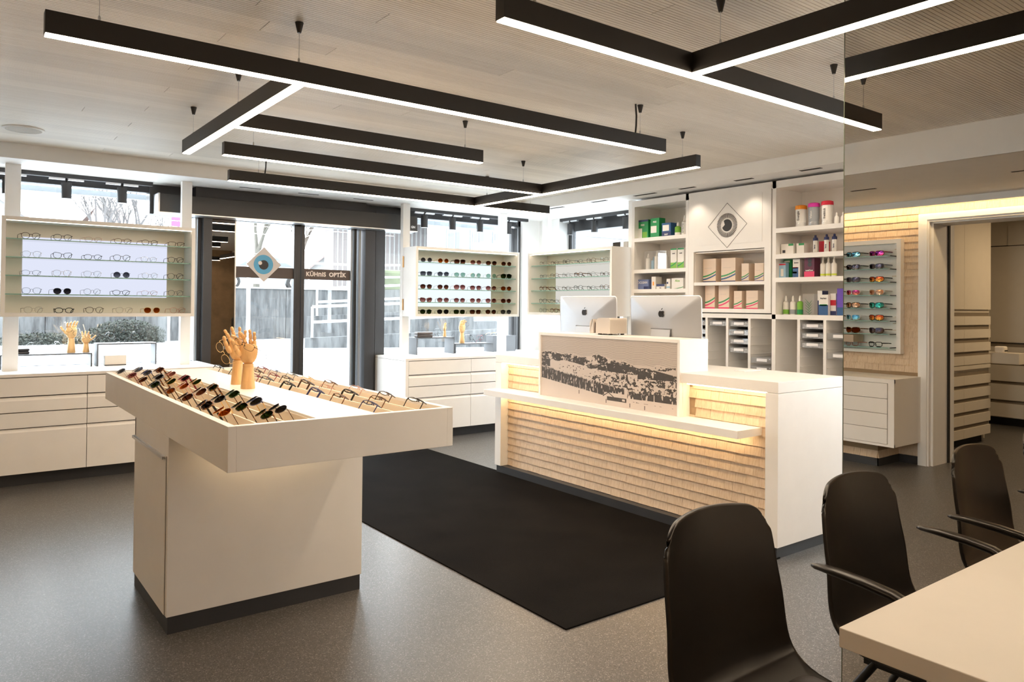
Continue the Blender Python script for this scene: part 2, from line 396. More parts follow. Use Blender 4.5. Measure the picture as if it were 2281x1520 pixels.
df = struct(MB().box(WL, WL+.035, 3.165, 3.24, 0, 2.29).box(WL, WL+.035, 1.48, 3.165, 2.235, 2.29).box(WL-.02, WL+.022, 3.15, 3.165, 0, 2.235).box(WL-.02, WL+.022, 1.5, 3.15, 2.215, 2.235)
            .box(WL-.30, WL-.02, 3.13, 3.165, 0, 2.215).box(WL-.30, WL-.02, 1.5, 3.13, 2.20, 2.235).box(WL, WL+.035, 1.48, 1.55, 0, 2.235).build('door_1', WHITE2))
struct(B(WL-.335, WL-.30, 3.118, 3.19, 0, 2.23).build('trim_9', DARKGAP))
struct(B(WL-.42, WL-.335, 3.12, 3.20, 0, 2.3).build('trim_10', WHITE2))

# back office behind the doorway
struct(MB().box(-6.2, -1.89, 5.2, 5.35, 0, 2.85).box(-6.35, -6.2, -2.7, 5.35, 0, 2.85).build('wall_office', WHITE2))
struct(B(-6.2, -1.89, -2.7, 5.2, 2.6, 2.7).build('ceiling_office', WHITE2))

# ================================================================== SHOP FRONT
GY = 7.62
def frame_rect(mb, x0, x1, z0, z1, w, y0, y1, mi=0):
    mb.box(x0, x0+w, y0, y1, z0, z1, mi).box(x1-w, x1, y0, y1, z0, z1, mi).box(x0+w, x1-w, y0, y1, z0, z0+w, mi).box(x0+w, x1-w, y0, y1, z1-w, z1, mi)
    return mb
def window(name, x0, x1, z0, z1, head, fw_=.05):
    o = struct(MB().box(x0, x0+fw_, GY-.03, GY+.06, z0, z1).box(x1-fw_, x1, GY-.03, GY+.06, z0, z1).box(x0, x1, GY-.03, GY+.05, head, z1).build(name, ANTH))
    p = B(x0+fw_, x1-fw_, GY, GY+.01, z0+.004, head).build('pane', GLASS, o)
    b_ = B(x0+fw_, x1-fw_, GY+.35, GY+.40, head-.022, head+.028).build('outer_blind_rail', GREYALU, o)
    c_ = B(x0+fw_, x1-fw_, GY-.03, GY+.02, z0+.006, z0+.012).build('sill_profile', GREYALU, o)
    return o
window('window_1', .0, 1.97, .855, 2.55, 2.435, .035)
window('window_2', 3.89, 5.87, .855, 2.55, 2.425, .045)
# side profile strips of window_2 at its right end
struct(MB().box(5.70, 5.73, GY-.05, GY, .86, 2.4).box(5.745, 5.79, GY-.05, GY, .86, 2.4).build('window_3', ANTH))
# right-hand window in the side wall
w4 = struct(MB().box(6.30, 6.37, 7.10, 7.18, .85, 2.5).box(6.30, 6.37, 5.40, 5.45, .85, 2.5).box(6.30, 6.37, 5.45, 7.10, .85, .89).box(6.30, 6.37, 5.45, 7.10, 2.36, 2.5).build('window_4', ANTH))
B(6.33, 6.34, 5.45, 7.10, .89, 2.36).build('pane', GLASS, w4)
# entrance: sliding door
d2 = struct(MB().box(1.965, 2.045, 7.5, 7.66, 0, 2.5).build('door_2', ANTH))
B(1.90, 1.915, 7.55, 7.7, .86, 2.36).build('side_pane_edge', GREYALU, d2)
sg = B(2.05, 2.29, 7.585, 7.60, .0, 2.24).build('side_glass', DGLASS, d2)
B(2.05, 2.29, 7.62, 7.66, 0, 2.24).build('side_panel', plain('dark_panel', (.02, .018, .016), .5), d2)
B(2.045, 2.052, 7.57, 7.61, 0, 2.24).build('glass_edge', ALU, d2)
B(2.285, 2.295, 7.575, 7.61, 0, 2.24).build('glass_edge', ALU, d2)
leaf1 = B(2.295, 2.885, 7.60, 7.612, .02, 2.26).build('leaf_glass', GLASS, d2)
leaf2 = B(2.99, 3.56, 7.60, 7.612, .02, 2.26).build('leaf_glass', GLASS, d2)
MB().box(2.882, 2.905, 7.57, 7.64, 0, 2.26).box(2.91, 2.955, 7.58, 7.63, 0, 2.26).box(2.96, 2.995, 7.57, 7.64, 0, 2.26).build('meeting_stile', ANTH, d2)
MB().box(3.515, 3.535, 7.57, 7.64, 0, 2.26).box(3.60, 3.625, 7.55, 7.66, 0, 2.26).build('door_stile', GREYALU, d2)
B(3.55, 3.58, 7.56, 7.65, 0, 2.26).build('door_seal', BLACKM, d2)
MB().box(2.295, 2.885, 7.59, 7.62, 2.235, 2.26).box(2.99, 3.56, 7.59, 7.62, 2.235, 2.26).box(2.295, 2.885, 7.59, 7.62, .02, .06).box(2.99, 3.56, 7.59, 7.62, .02, .06).build('door_rail', ANTH, d2)
struct(MB().box(3.655, 3.775, 7.5, 7.7, 0, 2.45).box(3.779, 3.893, 7.5, 7.7, 0, 2.45).build('trim_11', ANTH))
struct(MB().box(1.87, 3.62, 7.42, 7.56, 2.38, ZS).box(1.5, 4.3, 7.56, 7.72, 2.24, 2.56).build('trim_12', ANTH))
DOORP = plain('door_operator_front', (.050, .048, .046), .38, metal=.3, noise=.12, scale=2)
op = thing('door_operator', (2.85, 7.45, 2.24), 'long dark grey sliding door operator box above the entrance', 'door operator')
B(1.545, 4.22, 7.36, 7.55, 2.245, 2.41).build('cover', DOORP, op, bev=.003)
B(1.53, 1.545, 7.36, 7.55, 2.24, 2.415).build('end_plate', ALU, op)
B(1.545, 4.22, 7.352, 7.55, 2.236, 2.245).build('bottom_profile', ALU, op)
put_text('lettering', 'GN', .035, plain('logo_white', (.85, .85, .85), .5), op, (4.165, 7.3585, 2.285), '-y', bold=.001)
# decals on the door glass
BR = plain('brown_decal', (.095, .070, .062), .6)
CREAM = plain('cream_letter', (.86, .76, .70), .6)
bd = B(2.30, 2.885, 7.590, 7.5945, 1.675, 1.785).build('decal_band', BR); tag(bd, 'brown decal band across the left entrance door leaf', 'decal')
bd2 = thing('shop_name_decal', (3.27, 7.592, 1.73), 'brown decal band with cream shop lettering on right door leaf', 'decal')
B(2.99, 3.545, 7.590, 7.5945, 1.675, 1.785).build('band', BR, bd2)
xw = 3.022
for wd, sz, dz in (('K\u00dcH', .062, .003), ('n', .080, -.0075), ('IS', .062, 0), ('', 0, 0), ('OPT\u0130K', .062, .001)):
    if not wd: xw += .028; continue
    me_ = text_mesh(wd, sz, .0006, .0022, align='LEFT', spacing=1.04); xs_ = [v.co.x for v in me_.vertices]; zs_ = [v.co.y for v in me_.vertices]
    o_ = link('lettering', me_, bd2); me_.materials.clear(); me_.materials.append(CREAM); off_ = Vector(ORG[bd2.name])
    o_.location = Vector((xw-min(xs_), 7.588, 1.7085-min(zs_)))-off_; o_.rotation_euler = (P2, 0, 0); xw += max(xs_)-min(xs_)+.007
ey = thing('eye_decal', (2.575, 7.585, 1.82), 'diamond shaped decal with blue eye emblem on left door leaf', 'decal')
def disc(name, c, r, th, mat, parent, nrm, n=40):
    mb = MB(); 
    for s_ in (0, 1):
        mb.poly([(c[0]+nrm[0]*th*s_+(0 if nrm[0] else r*math.cos(2*math.pi*i/n)), c[1]+nrm[1]*th*s_+(r*math.cos(2*math.pi*i/n) if nrm[0] else 0), c[2]+r*math.sin(2*math.pi*i/n)) for i in (range(n) if s_ else reversed(range(n)))])
    for i in range(n):
        j = (i+1) % n; mb.f.append((n-1-i, n-1-j, n+j, n+i)); mb.m.append(0)
    return mb.build(name, mat, parent)
def diamond(name, c, r, y0, y1, mat, parent):
    pts = [(c[0]+r, c[1]), (c[0], c[1]+r), (c[0]-r, c[1]), (c[0], c[1]-r)]; mb = MB()
    mb.poly([(a, y0, b_) for a, b_ in pts[::-1]]); mb.poly([(a, y1, b_) for a, b_ in pts])
    for i in range(4): a, b_ = pts[i], pts[(i+1) % 4]; mb.poly([(a[0], y0, a[1]), (b_[0], y0, b_[1]), (b_[0], y1, b_[1]), (a[0], y1, a[1])])
    return mb.build(name, mat, parent)
diamond('plate', (2.575, 1.812), .176, 7.583, 7.589, plain('decal_grey', (.66, .60, .57), .5), ey)
disc('iris', (2.57, 7.583, 1.812), .098, .0015, plain('iris_blue', lin((88, 165, 205)), .5), ey, (0, -1))
disc('pupil', (2.572, 7.5815, 1.808), .048, .0015, plain('pupil', (.02, .018, .018), .5), ey, (0, -1))
disc('highlight', (2.535, 7.580, 1.826), .0195, .0015, CREAM, ey, (0, -1))

# posts carrying the display cases
POSTS = [('left of the left display case', .37, .475), ('between left display case and entrance', 1.69, 1.775), ('at the hinges of the centre display case', 3.935, 4.02), ('behind the right end of the centre display case', 5.24, 5.335)]
for lab, x0, x1 in POSTS:
    o = B(x0, x1, 7.17, 7.23, .862, ZS).build('post', WHITE2, bev=.002); tag(o, 'slender white square post ' + lab, 'post')
for lab, y0, y1 in (('left of the right display case, in the corner', 6.76, 6.86), ('between narrow mirror and shelf unit', 5.41, 5.46)):
    o = B(5.62, 5.68, y0, y1, .862, ZS).build('post', WHITE2, bev=.002); tag(o, 'slender white square post ' + lab, 'post')

# track lights
def track(label, p0, p1, spots, labs):
    """p0,p1: ends along x or y at ceiling"""
    ax = 0 if abs(p1[0]-p0[0]) > abs(p1[1]-p0[1]) else 1
    t = thing('light_track', (p0[0], p0[1], ZS), label, 'light track'); w = .02
    if ax == 0: B(p0[0], p1[0], p0[1]-w, p0[1]+w, ZS-.035, ZS).build('rail', ANTH, t); 
    else: B(p0[0]-w, p0[0]+w, p0[1], p1[1], ZS-.035, ZS).build('rail', ANTH, t)
    for s_, lb in zip(spots, labs):
        c = (s_, p0[1]) if ax == 0 else (p0[0], s_)
        q = thing('track_spotlight', (c[0], c[1], ZS-.06), lb, 'spotlight')
        MB().lathe([(.036, -.135), (.040, -.135), (.040, 0), (.036, 0)], (c[0], c[1], ZS-.075), 24).build('housing', ANTH, q, 30)
        MB().lathe([(.034, 0), (.034, .004)], (c[0], c[1], ZS-.211), 24).build('reflector', plain('spot_glass', (.5, .5, .5), .2), q)
        MB().tube([(c[0], c[1], ZS-.076), (c[0], c[1], ZS-.036)], .008, 8).build('swivel', BLACKM, q)
        if ax == 0: MB().box(c[0]-.13, c[0]-.012, c[1]-.016, c[1]+.016, ZS-.052, ZS-.036).box(c[0]+.012, c[0]+.13, c[1]-.016, c[1]+.016, ZS-.052, ZS-.036).build('adapter', ALU, q)
        else: MB().box(c[0]-.016, c[0]+.016, c[1]-.13, c[1]-.012, ZS-.052, ZS-.036).box(c[0]-.016, c[0]+.016, c[1]+.012, c[1]+.13, ZS-.052, ZS-.036).build('adapter', ALU, q)
S1 = 'dark grey cylinder spotlight over left shop window, '
track('dark ceiling track over the left shop window', (.2, 7.45), (1.50, 7.45), (.40, .82, 1.25), (S1+'half hidden by the left post', S1+'left of the two fully seen', S1+'right of the two fully seen'))
S2 = 'dark grey cylinder spotlight over window behind centre display case, '
track('dark ceiling track over the centre display case window', (4.08, 7.45), (5.86, 7.45), (4.36, 4.74, 5.13, 5.56), (S2+'first from left', S2+'second from left', S2+'third from left', S2+'right of the post'))
S3 = 'dark grey cylinder spotlight over the side window, '
track('dark ceiling track over the right display case side window', (6.17, 5.45), (6.17, 7.16), (6.98, 6.55, 6.03), (S3+'left', S3+'middle', S3+'right'))

# ================================================================== DRAWER CABINETS under the windows
def front_cabinet(lab, x0, x1, cols, seed, end_l, end_r):
    t = thing('drawer_cabinet', ((x0+x1)/2, 7.2, 0), lab, 'cabinet')
    MB().box(x0, x1, 6.845, 7.585, .10, .835).build('carcass', WHITE, t)
    MB().box(x0, x1, 6.82, 7.588, .838, .862).build('top', WHITE, t, bev=.0015)
    if end_l: B(x0, x0+.035, 6.82, 6.846, .10, .837).build('end_panel', WHITE, t)
    MB().box(x0+.03, x1-.02, 6.90, 7.58, 0, .10).build('plinth', KICK, t)
    zs = [(.691, .834), (.570, .6865), (.449, .567), (.10, .4455)]
    for a, b_ in zip(cols[:-1], cols[1:]):
        for i, (z0, z1) in enumerate(zs):
            d = MB()
            g = .0022
            if i in (1, 3):   # bevelled finger-grip edge on top
                zb = z1-.028
                d.box(a+g, b_-g, 6.82, 6.842, z0+g, zb)
                d.poly([(a+g, 6.82, zb), (b_-g, 6.82, zb), (b_-g, 6.838, z1-g), (a+g, 6.838, z1-g)]); d.poly([(a+g, 6.838, z1-g), (b_-g, 6.838, z1-g), (b_-g, 6.842, z1-g), (a+g, 6.842, z1-g)])
                d.poly([(a+g, 6.842, zb), (a+g, 6.82, zb), (a+g, 6.838, z1-g)]); d.poly([(b_-g, 6.82, zb), (b_-g, 6.842, zb), (b_-g, 6.838, z1-g)])
            else: d.box(a+g, b_-g, 6.82, 6.842, z0+g, z1-g)
            d.build('drawer', WHITE, t)
    B(x0+.001, x1-.001, 6.8425, 6.8445, .101, .834).build('gap_shadow', DARKGAP, t)
    return t
front_cabinet('long white drawer cabinet under the left shop window', -1.2, 1.94, [-1.17, -.2, .918, 1.91], 1, False, True)
front_cabinet('long white drawer cabinet under the centre window behind the counter', 3.79, 5.95, [3.826, 4.60, 5.35, 5.93], 2, True, False)

# ================================================================== SPECTACLES
def outline(kind, side, n=26):
    w, h, p, tap, lift = {'round': (.047, .045, 2.0, 0, 0), 'panto': (.050, .045, 2.2, .10, .0), 'oval': (.051, .038, 2.1, .02, .0), 'rectangular': (.053, .034, 3.6, .04, 0),
                          'square': (.052, .043, 3.2, .08, 0), 'cat-eye': (.053, .042, 2.4, .10, .007), 'aviator': (.056, .050, 2.3, .16, -.002), 'sport': (.066, .040, 2.6, .10, .002)}[kind]
    pts = []
    for i in range(n):
        a = 2*math.pi*i/n; c, s_ = math.cos(a), math.sin(a)
        x = w/2*math.copysign(abs(c)**(2/p), c); z = h/2*math.copysign(abs(s_)**(2/p), s_)
        x *= 1+tap*z/(h/2)
        if lift: z += lift*max(0, x*side)/(w/2)*(1 if z > 0 else .2)
        pts.append((x, z))
    return pts, w, h
GM = {}
def glasses_meshes(kind, thick):
    key = (kind, thick)
    if key in GM: return GM[key]
    r = {'thin': .0010, 'medium': .0017, 'bold': .0026}[thick]
    cx = {'sport': .034, 'round': .033}.get(kind, .0335)
    curve = 1.9 if kind == 'sport' else 1.0
    Y = lambda x: curve*2.2*x*x
    fr = MB(); lens = []; lensb = []
    for sd in (-1, 1):
        o, w, h = outline(kind, sd)
        P_ = [(sd*cx+x, Y(sd*cx+x), z) for x, z in o]
        if not (kind == 'sport' and thick == 'thin'): fr.tube(P_, r, 6, closed=True, flat=1.0)
        lb = MB(); n = len(P_)
        # thin domed lens: front and back skin
        for s_, dy in ((0, -.0012), (1, .0006)):
            b0 = len(lb.v); lb.v.append((sd*cx, Y(cx)-.0035+dy+.0012, 0)); lb.v += [(p[0], p[1]+dy, p[2]) for p in P_]
            for i in range(n):
                f = (b0, b0+1+(i+1) % n, b0+1+i); lb.f.append(f if s_ == 0 else f[::-1]); lb.m.append(0)
        for i in range(n): lb.f.append((1+i, 1+(i+1) % n, n+2+(i+1) % n, n+2+i)); lb.m.append(0)
        lens.append(lb.mesh('lens', SHELFG, smooth=50))
    o, w, h = outline(kind, 1)
    bz = h*.18; ix = cx-w/2*.93
    fr.tube([(-ix, Y(ix), bz-.003), (-ix*.5, -.0005, bz+.003), (0, -.001, bz+.004), (ix*.5, -.0005, bz+.003), (ix, Y(ix), bz-.003)], r*1.15, 6)
    if kind == 'aviator': fr.tube([(-ix-.006, Y(ix), h*.40), (0, -.001, h*.46), (ix+.006, Y(ix), h*.40)], r, 6)
    hx = cx+w/2*.98
    tp = []
    for sd in (-1, 1):   # hinges and nose pads
        fr.tube([(sd*(cx+w/2*.86), Y(hx)-.001, h*.26), (sd*(hx+.004), Y(hx), h*.27), (sd*(hx+.006), Y(hx)+.006, h*.27)], r*1.5, 6)
        fr.tube([(sd*ix*.95, Y(ix)+.003, bz-.008), (sd*ix*.8, Y(ix)+.007, bz-.012)], .0022, 6)
        t = MB(); x0 = sd*(hx+.006); y0 = Y(hx)+.005; zt = h*.27; zb = -h/2-.001
        rr = max(r*.95, .0011)
        t.tube([(x0, y0, zt), (x0, y0+.05, zt-.001), (x0-sd*.002, y0+.095, zt-.003), (x0-sd*.006, y0+.115, zt-.012), (x0-sd*.011, y0+.137, zb+.004)], [rr*1.2, rr*1.1, rr, rr*1.2, rr*1.35], 6, flat=1.6 if thick == 'bold' else 1.1)
        tp.append(t.mesh('temple', BLACK, smooth=60))
    GM[key] = (fr.mesh('frame_front', BLACK, smooth=60), lens, tp, h); return GM[key]
FC = {'black': plain('frame_black', (.012, .012, .013), .25), 'dark brown': plain('frame_brown', (.055, .025, .012), .25), 'tortoise': None, 'silver': plain('frame_silver', (.55, .55, .56), .3, metal=.9),
      'gold': plain('frame_gold', (.75, .50, .22), .3, metal=.9), 'blue': plain('frame_blue', (.03, .04, .13), .3), 'rose': plain('frame_rose', (.55, .28, .22), .3, metal=.5), 'crystal': plain('frame_crystal', (.55, .48, .42), .2),
      'red': plain('frame_red', (.18, .012, .02), .3), 'green': plain('frame_green', (.02, .07, .035), .3), 'grey': plain('frame_grey', (.12, .12, .13), .3), 'white': plain('frame_white', (.75, .73, .70), .3)}
mt, nt, b = new_mat('frame_tortoise'); tc = N(nt, 'ShaderNodeTexCoord'); no = N(nt, 'ShaderNodeTexNoise'); no.inputs['Scale'].default_value = 160
nt.links.new(tc.outputs['Object'], no.inputs['Vector']); cr = N(nt, 'ShaderNodeValToRGB'); cr.color_ramp.elements[0].position = .45; cr.color_ramp.elements[0].color = (.02, .008, .004, 1)
cr.color_ramp.elements[1].position = .6; cr.color_ramp.elements[1].color = (.30, .11, .025, 1); nt.links.new(no.outputs['Fac'], cr.inputs[0]); nt.links.new(cr.outputs[0], b.inputs['Base Color']); b.inputs['Roughness'].default_value = .2
FC['tortoise'] = mt
def lens_mat(name, top, bot, opac, rough=.03, metal=False):
    """tinted lens with a tint running from top to bottom"""
    mt, nt, b = new_mat('lens_'+name); nt.nodes.remove(b)
    tc = N(nt, 'ShaderNodeTexCoord'); sx = N(nt, 'ShaderNodeSeparateXYZ'); nt.links.new(tc.outputs['Generated'], sx.inputs[0])
    cr = N(nt, 'ShaderNodeValToRGB'); cr.color_ramp.elements[0].position = .1; cr.color_ramp.elements[0].color = (*bot, 1); cr.color_ramp.elements[1].position = .9; cr.color_ramp.elements[1].color = (*top, 1)
    nt.links.new(sx.outputs[2], cr.inputs[0])
    tr = N(nt, 'ShaderNodeBsdfTransparent'); nt.links.new(cr.outputs[0], tr.inputs[0])
    gl = N(nt, 'ShaderNodeBsdfGlossy'); gl.inputs['Roughness'].default_value = rough
    mx = N(nt, 'ShaderNodeMixShader')
    if metal: nt.links.new(cr.outputs[0], gl.inputs[0]); mx.inputs[0].default_value = opac
    else: nt.links.new(facing_fresnel(nt, opac, 1.0).outputs[0], mx.inputs[0])
    nt.links.new(tr.outputs[0], mx.inputs[1]); nt.links.new(gl.outputs[0], mx.inputs[2]); nt.links.new(mx.outputs[0], nt.nodes['Material Output'].inputs[0]); return mt
LM = {'clear': lens_mat('clear', (.97, .98, .98), (.98, .99, .99), 1.3), 'grey': lens_mat('grey', (.16, .16, .18), (.38, .38, .40), 1.45), 'brown': lens_mat('brown', (.15, .07, .05), (.45, .27, .20), 1.45),
      'dark green': lens_mat('green', (.06, .10, .05), (.20, .25, .11), 1.45), 'dark grey': lens_mat('dark', (.08, .08, .085), (.20, .18, .18), 1.45), 'rose': lens_mat('rose', (.28, .12, .12), (.68, .46, .42), 1.45),
      'pale green': lens_mat('palegreen', (.45, .62, .55), (.6, .72, .66), 1.5), 'orange brown': lens_mat('orange', (.35, .12, .03), (.60, .28, .08), 1.45),
      'blue mirror': lens_mat('bluem', (.12, .38, .60), (.30, .65, .70), .8, .05, True), 'pink mirror': lens_mat('pinkm', (.55, .04, .30), (.85, .25, .10), .8, .05, True), 'orange mirror': lens_mat('orangem', (.80, .10, .05), (.90, .45, .08), .8, .05, True),
      'green mirror': lens_mat('greenm', (.04, .35, .30), (.10, .60, .45), .8, .05, True), 'violet mirror': lens_mat('violetm', (.18, .03, .35), (.70, .08, .25), .8, .05, True), 'copper mirror': lens_mat('copperm', (.75, .35, .18), (.85, .55, .35), .7, .05, True),
      'smoke mirror': lens_mat('smokem', (.10, .10, .18), (.22, .16, .12), .7, .05, True)}
def glasses(kind, thick, fc, lc, loc, rot, label, cat, group, tcol=None):
    fm, lm, tm, h = glasses_meshes(kind, thick)
    root = thing('eyeglasses' if lc == 'clear' else 'sunglasses', loc, label, cat, group, rot)
    def part(name, me, mat):
        o = link(name, me, root); o.material_slots[0].link = 'OBJECT'; o.material_slots[0].material = mat
    part('frame_front', fm, FC[fc])
    for l in lm: part('lens', l, LM[lc])
    for t in tm: part('temple', t, FC[tcol or fc])
    return root
ORDN = ['first', 'second', 'third', 'fourth', 'fifth', 'sixth', 'seventh', 'eighth', 'ninth', 'tenth']

# ================================================================== DISPLAY CASES
def glass_board(name, x0, x1, y0, y1, z, parent, edge_faces, th=.008):
    return B(x0, x1, y0, y1, z-th, z, 0, {k: 1 for k in edge_faces}).build(name, [SHELFG, SHELFE], parent)
CREAMB = plain('case_interior', (.78, .72, .63), .5, noise=.015)
def case_y(lab, x0, x1, z0, z1, yf, yb, shelves, panel, pm):
    t = thing('display_case', ((x0+x1)/2, yb, z0), lab, 'display case'); w = .028
    MB().box(x0, x0+w, yf, yb, z0, z1).box(x1-w, x1, yf, yb, z0, z1).box(x0+w, x1-w, yf, yb, z0, z0+w).box(x0+w, x1-w, yf, yb, z1-w, z1).build('case_frame', WHITE, t, bev=.0015)
    B(x0+w, x1-w, yb-.012, yb, z0+w, z1-w).build('back_panel', CREAMB, t)
    B(x0+w, x1-w, yf+.012, yf+.026, z1-w-.004, z1-w).build('light_strip', CASELED, t)
    B(panel[0], panel[1], yb-.016, yb-.0125, panel[2], panel[3]).build('glow_panel', pm, t)
    for z in shelves: glass_board('glass_shelf', x0+w, x1-w, yf+.03, yb-.02, z, t, (2,))
    return t
YF, YB = 6.885, 7.165
case_y('white wall display case of eyeglasses before the left shop window', .337, 1.735, 1.298, 2.07, YF, YB, (1.905, 1.762, 1.620, 1.476), (.49, 1.565, 1.46, 1.935), BACKLIT)
dc = case_y('white hinged display case of sunglasses right of the entrance', 3.935, 5.305, 1.293, 2.035, YF, YB, (1.875, 1.73, 1.59, 1.448), (3.97, 5.09, 1.40, 1.90), BACKLIT2)
for z in (1.42, 1.88):
    o = MB().tube([(3.93, 7.15, z-.06), (3.93, 7.15, z+.06)], .009, 10).build('hinge', BRASS, dc, 40); o['label'] = 'bronze coloured hinge'
# left case: kinds as read from the photo
Lc = [[('panto', 'medium', 'dark brown', 'clear'), ('panto', 'medium', 'black', 'clear'), ('oval', 'thin', 'rose', 'clear'), ('oval', 'medium', 'tortoise', 'clear'), ('oval', 'medium', 'dark brown', 'clear'), ('rectangular', 'medium', 'dark brown', 'clear')],
      [('panto', 'thin', 'silver', 'clear'), ('cat-eye', 'medium', 'black', 'clear'), ('oval', 'medium', 'black', 'clear'), ('panto', 'medium', 'grey', 'clear'), ('oval', 'thin', 'silver', 'clear'), ('panto', 'medium', 'black', 'clear')],
      [('oval', 'thin', 'black', 'clear'), ('panto', 'thin', 'crystal', 'clear'), ('panto', 'thin', 'silver', 'clear'), ('round', 'thin', 'grey', 'grey'), ('round', 'thin', 'silver', 'clear'), ('panto', 'medium', 'black', 'clear')],
      [('panto', 'thin', 'black', 'clear'), ('panto', 'thin', 'grey', 'dark grey'), ('round', 'thin', 'grey', 'clear'), ('oval', 'medium', 'black', 'clear'), ('oval', 'thin', 'rose', 'clear'), ('round', 'medium', 'grey', 'clear')],
      [('panto', 'medium', 'crystal', 'clear'), ('oval', 'bold', 'black', 'clear'), ('panto', 'medium', 'dark brown', 'clear'), ('panto', 'medium', 'crystal', 'clear'), ('panto', 'medium', 'gold', 'orange brown'), ('panto', 'medium', 'rose', 'clear')]]
SHN = ['top shelf', 'second shelf', 'third shelf', 'fourth shelf', 'bottom']
zsL = (1.905, 1.762, 1.620, 1.476, 1.326)
for r_, rowk in enumerate(Lc):
    for c_, (k_, th_, fc_, lc_) in enumerate(rowk):
        _, _, _, h = glasses_meshes(k_, th_); x = .535+c_*.2125+R_.uniform(-.006, .006)+(.02 if r_ == 4 else 0)
        glasses(k_, th_, fc_, lc_, (x, 6.945, zsL[r_]+h/2+.002), (0, 0, R_.uniform(-.06, .16)),
                '%s %s %s %s, %s from left on %s, left display case' % (th_, fc_, k_, 'eyeglasses' if lc_ == 'clear' else 'sunglasses', ORDN[c_], SHN[r_]), 'glasses', 'glasses in the left display case').scale = (1.06,)*3
Cc = [[('round', 'thin', 'silver', 'grey'), ('round', 'thin', 'gold', 'orange brown'), ('square', 'bold', 'dark brown', 'brown'), ('panto', 'thin', 'gold', 'rose'), ('panto', 'medium', 'dark brown', 'brown'), ('panto', 'thin', 'gold', 'brown')],
      [('square', 'medium', 'black', 'grey'), ('panto', 'medium', 'blue', 'grey'), ('panto', 'thin', 'silver', 'pale green'), ('round', 'thin', 'gold', 'pale green'), ('round', 'thin', 'silver', 'pale green'), ('aviator', 'bold', 'black', 'dark green')],
      [('panto', 'medium', 'black', 'brown'), ('panto', 'thin', 'dark brown', 'brown'), ('aviator', 'thin', 'rose', 'rose'), ('panto', 'medium', 'dark brown', 'rose'), ('panto', 'medium', 'tortoise', 'rose'), ('panto', 'medium', 'tortoise', 'orange brown')],
      [('cat-eye', 'bold', 'tortoise', 'rose'), ('panto', 'medium', 'dark brown', 'rose'), ('panto', 'medium', 'grey', 'rose'), ('panto', 'thin', 'gold', 'rose'), ('panto', 'medium', 'red', 'rose'), ('panto', 'medium', 'red', 'brown')],
      [('panto', 'bold', 'black', 'dark green'), ('panto', 'medium', 'black', 'dark grey'), ('square', 'medium', 'black', 'dark green'), ('square', 'medium', 'dark brown', 'brown'), ('panto', 'medium', 'dark brown', 'brown'), ('panto', 'medium', 'black', 'grey')]]
zsC = (1.875, 1.73, 1.59, 1.448, 1.321)
for r_, rowk in enumerate(Cc):
    for c_, (k_, th_, fc_, lc_) in enumerate(rowk):
        _, _, _, h = glasses_meshes(k_, th_); x = 4.10+c_*.213
        glasses(k_, th_, fc_, lc_, (x, 6.95, zsC[r_]+h/2+.002), (0, 0, -.28+R_.uniform(-.08, .08)),
                '%s %s sunglasses, %s lenses, %s from left on %s, centre display case' % (fc_, k_, lc_, ORDN[c_], SHN[r_]), 'glasses', 'sunglasses in the centre display case').scale = (1.06,)*3
# right-hand case faces the counter
XF, XB = 5.352, 5.63
t = thing('display_case', (5.6, 6.1, 1.32), 'white display case of eyeglasses left of shelf unit, behind the monitors', 'display case'); w = .028
y0, y1, z0, z1 = 5.425, 6.79, 1.318, 2.03
MB().box(XF, XB, y0, y0+w, z0, z1).box(XF, XB, y1-w, y1, z0, z1).box(XF, XB, y0+w, y1-w, z0, z0+w).box(XF, XB, y0+w, y1-w, z1-w, z1).build('case_frame', WHITE, t, bev=.0015)
B(XB-.012, XB, y0+w, y1-w, z0+w, z1-w).build('back_panel', CREAMB, t)
B(XB-.016, XB-.0125, 5.55, 6.6, 1.44, 1.87).build('glow_panel', emis('pale_interior_glow', (1.0, .97, .88), .20), t)  # glow imitates the pale interior; this case has no lit panel
B(XF+.012, XF+.026, y0+w, y1-w, z1-w-.004, z1-w).build('light_strip', CASELED, t)
for z in zsC[:4]: glass_board('glass_shelf', XF+.03, XB-.02, y0+w, y1-w, z+.004, t, (0,))
kinds = [('panto', 'thin', 'dark brown'), ('oval', 'medium', 'dark brown'), ('panto', 'medium', 'black'), ('oval', 'medium', 'grey'), ('panto', 'medium', 'tortoise'), ('round', 'thin', 'black'), ('panto', 'bold', 'tortoise')]
for r_ in range(5):
    for c_ in range(6):
        k_, th_, fc_ = kinds[(r_*3+c_) % 7]; _, _, _, h = glasses_meshes(k_, th_); y = 6.60-c_*.198
        glasses(k_, th_, fc_, 'clear', (5.42, y, zsC[r_]+.006+(.02 if r_ == 4 else 0)+h/2), (0, 0, -P2+R_.uniform(-.1, .1)),
                '%s %s %s eyeglasses, %s from the corner on %s of right display case' % (th_, fc_, k_, ORDN[c_], SHN[r_]), 'glasses', 'glasses in the right display case').scale = (1.06,)*3
nm = thing('wall_mirror', (5.6, 5.56, 1.2), 'narrow mirror panel between right display case and shelf unit', 'mirror')
B(5.655, 5.66, 5.455, 5.72, .9, 2.10).build('mirror_glass', MIRROR, nm); B(5.66, 5.675, 5.455, 5.72, .9, 2.10).build('backing', GREYALU, nm)

